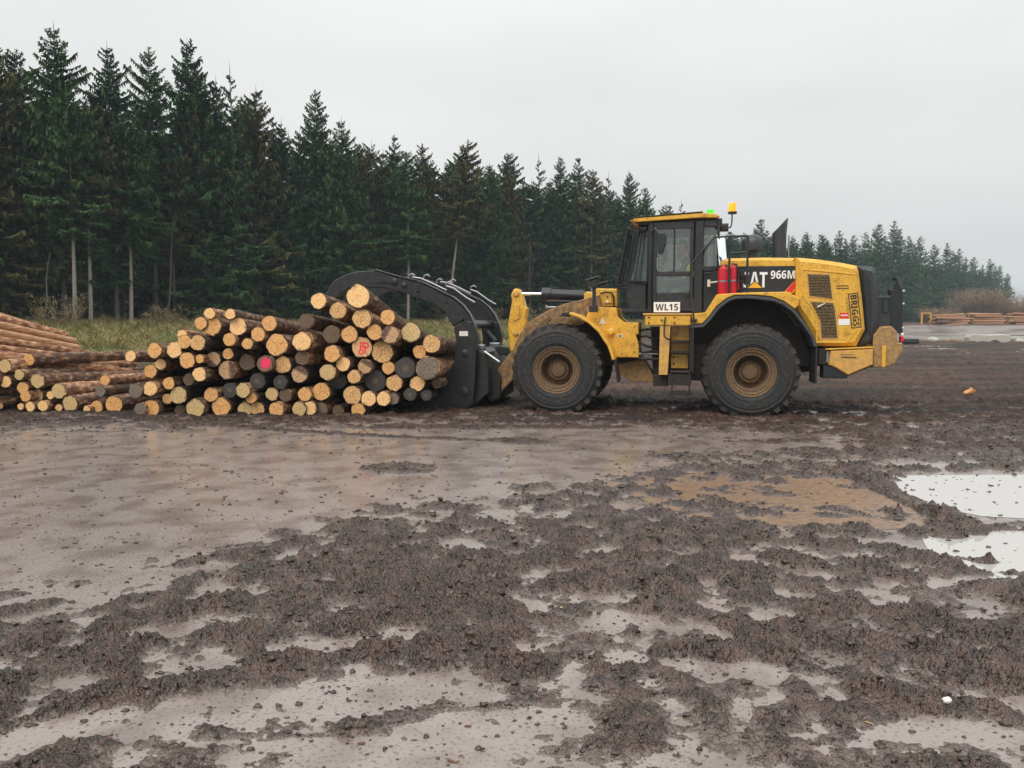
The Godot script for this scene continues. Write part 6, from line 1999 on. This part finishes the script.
func build_driver() -> void:
	var skin := Color(0.42, 0.23, 0.16)
	var vest := Color(0.62, 0.78, 0.08)
	var sleeve := Color(0.06, 0.075, 0.09)
	var trouser := Color(0.03, 0.035, 0.05)
	var boot := Color(0.02, 0.018, 0.015)
	var hair := Color(0.09, 0.06, 0.04)
	var V := func(x: float, y: float, z: float) -> Vector3: return Vector3(x, y, z)
	var body := [
		[V.call(0.80, 2.56, -0.08), V.call(0.80, 2.56, 0.08), 0.13, 0.13, trouser],
		[V.call(0.80, 2.62, 0), V.call(0.74, 2.82, 0), 0.135, 0.14, vest],
		[V.call(0.73, 2.84, -0.07), V.call(0.73, 2.84, 0.07), 0.13, 0.13, vest],
		[V.call(0.71, 2.98, -0.15), V.call(0.71, 2.98, 0.15), 0.07, 0.07, vest],
		[V.call(0.70, 3.0, 0), V.call(0.655, 3.12, 0), 0.062, 0.055, skin]]
	for s in [-1.0, 1.0]:
		body.append([V.call(0.71, 2.98, 0.19 * s), V.call(0.62, 2.74, 0.25 * s), 0.062, 0.05, sleeve])
		body.append([V.call(0.62, 2.74, 0.25 * s), V.call(0.37, 2.76, 0.18 * s), 0.048, 0.033, sleeve])
		body.append([V.call(0.78, 2.54, 0.10 * s), V.call(0.40, 2.52, 0.15 * s), 0.09, 0.066, trouser])
		body.append([V.call(0.40, 2.52, 0.15 * s), V.call(0.28, 2.10, 0.14 * s), 0.062, 0.042, trouser])
		body.append([V.call(0.29, 2.03, 0.14 * s), V.call(0.08, 2.01, 0.15 * s), 0.048, 0.04, boot])
	var mb := MB.new()
	skin_over(mb, body, Vector3(-0.05, 1.94, -0.40), Vector3(1.05, 3.2, 0.40), 0.02, 0.04)
	# head, looking ahead and a little down
	var hd := [
		[V.call(0.645, 3.24, 0), V.call(0.66, 3.27, 0), 0.088, 0.09, skin],
		[V.call(0.60, 3.19, 0), V.call(0.575, 3.155, 0), 0.06, 0.042, skin],
		[V.call(0.555, 3.245, 0), V.call(0.537, 3.215, 0), 0.011, 0.016, skin],
		[V.call(0.552, 3.17, -0.018), V.call(0.552, 3.17, 0.018), 0.010, 0.010, Color(0.34, 0.13, 0.11)],
		[V.call(0.562, 3.253, 0.033), V.call(0.560, 3.253, 0.034), 0.013, 0.013, Color(0.5, 0.48, 0.46)],
		[V.call(0.562, 3.253, -0.033), V.call(0.560, 3.253, -0.034), 0.013, 0.013, Color(0.5, 0.48, 0.46)],
		[V.call(0.655, 3.25, 0.09), V.call(0.66, 3.215, 0.088), 0.018, 0.014, skin],
		[V.call(0.655, 3.25, -0.09), V.call(0.66, 3.215, -0.088), 0.018, 0.014, skin],
		[V.call(0.65, 3.31, 0), V.call(0.695, 3.27, 0), 0.082, 0.088, hair],
		[V.call(0.66, 3.13, 0), V.call(0.66, 3.20, 0), 0.056, 0.07, skin]]
	skin_over(mb, hd, Vector3(0.49, 3.06, -0.13), Vector3(0.83, 3.43, 0.13), 0.009, 0.02)
	# hands closed round the wheel rim
	for s in [-1.0, 1.0]:
		var w := Vector3(0.36, 2.765, 0.175 * s)
		var hand := [[w, w + Vector3(-0.065, 0.005, -0.005 * s), 0.030, 0.036, skin], [w + Vector3(-0.03, 0.0, -0.02 * s), w + Vector3(-0.06, 0.0, -0.035 * s), 0.02, 0.02, skin]]
		for k in 4:
			var o := w + Vector3(-0.075, 0.03 - 0.020 * k, 0.004 * s)
			var l: float = [0.030, 0.036, 0.033, 0.026][k]
			hand.append([o, o + Vector3(-l, 0.008, 0.002 * s), 0.0095, 0.009, skin])
			hand.append([o + Vector3(-l, 0.008, 0.002 * s), o + Vector3(-l - 0.008, -0.018, -0.012 * s), 0.009, 0.0085, skin])
			hand.append([o + Vector3(-l - 0.008, -0.018, -0.012 * s), o + Vector3(-l + 0.012, -0.028, -0.016 * s), 0.0085, 0.008, skin])
		var th := w + Vector3(-0.035, 0.02, -0.032 * s)
		hand.append([th, th + Vector3(-0.035, 0.018, -0.012 * s), 0.012, 0.0105, skin])
		hand.append([th + Vector3(-0.035, 0.018, -0.012 * s), th + Vector3(-0.062, 0.008, -0.006 * s), 0.0105, 0.009, skin])
		skin_over(mb, hand, w - Vector3(0.17, 0.10, 0.09), w + Vector3(0.06, 0.10, 0.09), 0.005, 0.008)
	mb.col = Color.WHITE
	var d := node("person", null, Vector3(2.8466 - 0.10, -0.055, -16.6624 - 0.02))
	d.rotation.y = -THETA
	obj("body", mb, M.clothing, d)
	tag(d, "driver in a yellow-green vest sitting at the wheel inside the cab", "person")


# ------------------------------------------------------------------ sky
func overcast() -> PanoramaSkyMaterial:
	var w := 512
	var h := 256
	var im := Image.create(w, h, false, Image.FORMAT_RGBF)
	var f := FastNoiseLite.new()
	f.seed = 21
	f.frequency = 1.1
	f.fractal_octaves = 4
	for j in h:
		var el := PI * (0.5 - (j + 0.5) / h)
		var up := maxf(sin(el), 0.0)
		for i in w:
			var a := TAU * (i + 0.5) / w
			var p := Vector3(cos(el) * cos(a), sin(el) * 2.6, cos(el) * sin(a))
			var n := f.get_noise_3dv(p * 1.1 + Vector3(3, 0, 0)) * 0.11 + f.get_noise_3d(p.x * 0.8, p.y * 5.0, p.z * 0.8) * 0.04
			var l := SKY_LOW + 0.25 * up + SKY_RISE * up * up + n
			im.set_pixel(i, j, Color(l * 0.985, l * 1.0, l * 0.995))
	var m := PanoramaSkyMaterial.new()
	m.panorama = ImageTexture.create_from_image(im)
	return m

const SKY_LOW := 0.665
const SKY_RISE := 0.85

func _ready() -> void:
	rng.seed = 20240
	var cam := Camera3D.new()
	cam.name = "camera"
	cam.position = Vector3(0, EYE, 0)
	cam.rotation.x = -atan(64.0 / 829.0)
	cam.fov = rad_to_deg(2.0 * atan(384.0 / 829.0))
	cam.near = 0.05
	cam.far = 3000.0
	add_child(cam)
	var env := Environment.new()
	env.background_mode = Environment.BG_SKY
	env.sky = Sky.new()
	env.sky.sky_material = overcast()
	env.tonemap_mode = Environment.TONE_MAPPER_LINEAR
	env.tonemap_exposure = 1.08
	env.sdfgi_enabled = true
	env.ssao_enabled = true
	env.ssil_enabled = true
	env.fog_enabled = true
	env.fog_density = 0.00055
	env.fog_light_color = Color(0.80, 0.86, 0.90)
	var we := WorldEnvironment.new()
	we.environment = env
	add_child(we)
	var sun := DirectionalLight3D.new()
	sun.name = "sun"
	sun.light_energy = 0.5
	sun.light_angular_distance = 40.0
	sun.light_color = Color(1.0, 0.975, 0.94)
	sun.shadow_enabled = true
	sun.rotation_degrees = Vector3(-48, -28, 0)
	add_child(sun)
	for q in [[N1, 0.35, 3], [N2, 2.6, 4], [N3, 9.0, 3], [N4, 26.0, 2]]:
		q[0].noise_type = FastNoiseLite.TYPE_SIMPLEX_SMOOTH
		q[0].frequency = q[1]
		q[0].fractal_octaves = q[2]
	for q in [[C1, 4.5, 0.09], [C2, 13.0, 0.035], [C3, 30.0, 0.016]]:
		q[0].noise_type = FastNoiseLite.TYPE_CELLULAR
		q[0].cellular_return_type = FastNoiseLite.RETURN_DISTANCE
		q[0].frequency = q[1]
		q[0].fractal_type = FastNoiseLite.FRACTAL_NONE
		q[0].domain_warp_enabled = true
		q[0].domain_warp_type = FastNoiseLite.DOMAIN_WARP_SIMPLEX
		q[0].domain_warp_amplitude = q[2]
		q[0].domain_warp_frequency = q[1] * 1.3
		q[0].domain_warp_fractal_octaves = 2
	C2.seed = 9
	C3.seed = 19
	N2.seed = 5
	N3.seed = 6
	N4.seed = 7
	build_materials()
	build_ground()
	build_forest()
	build_undergrowth()
	build_loader()
	build_driver()
	build_logs()
	build_far_yard()
	build_litter()
	strip_counts(self)
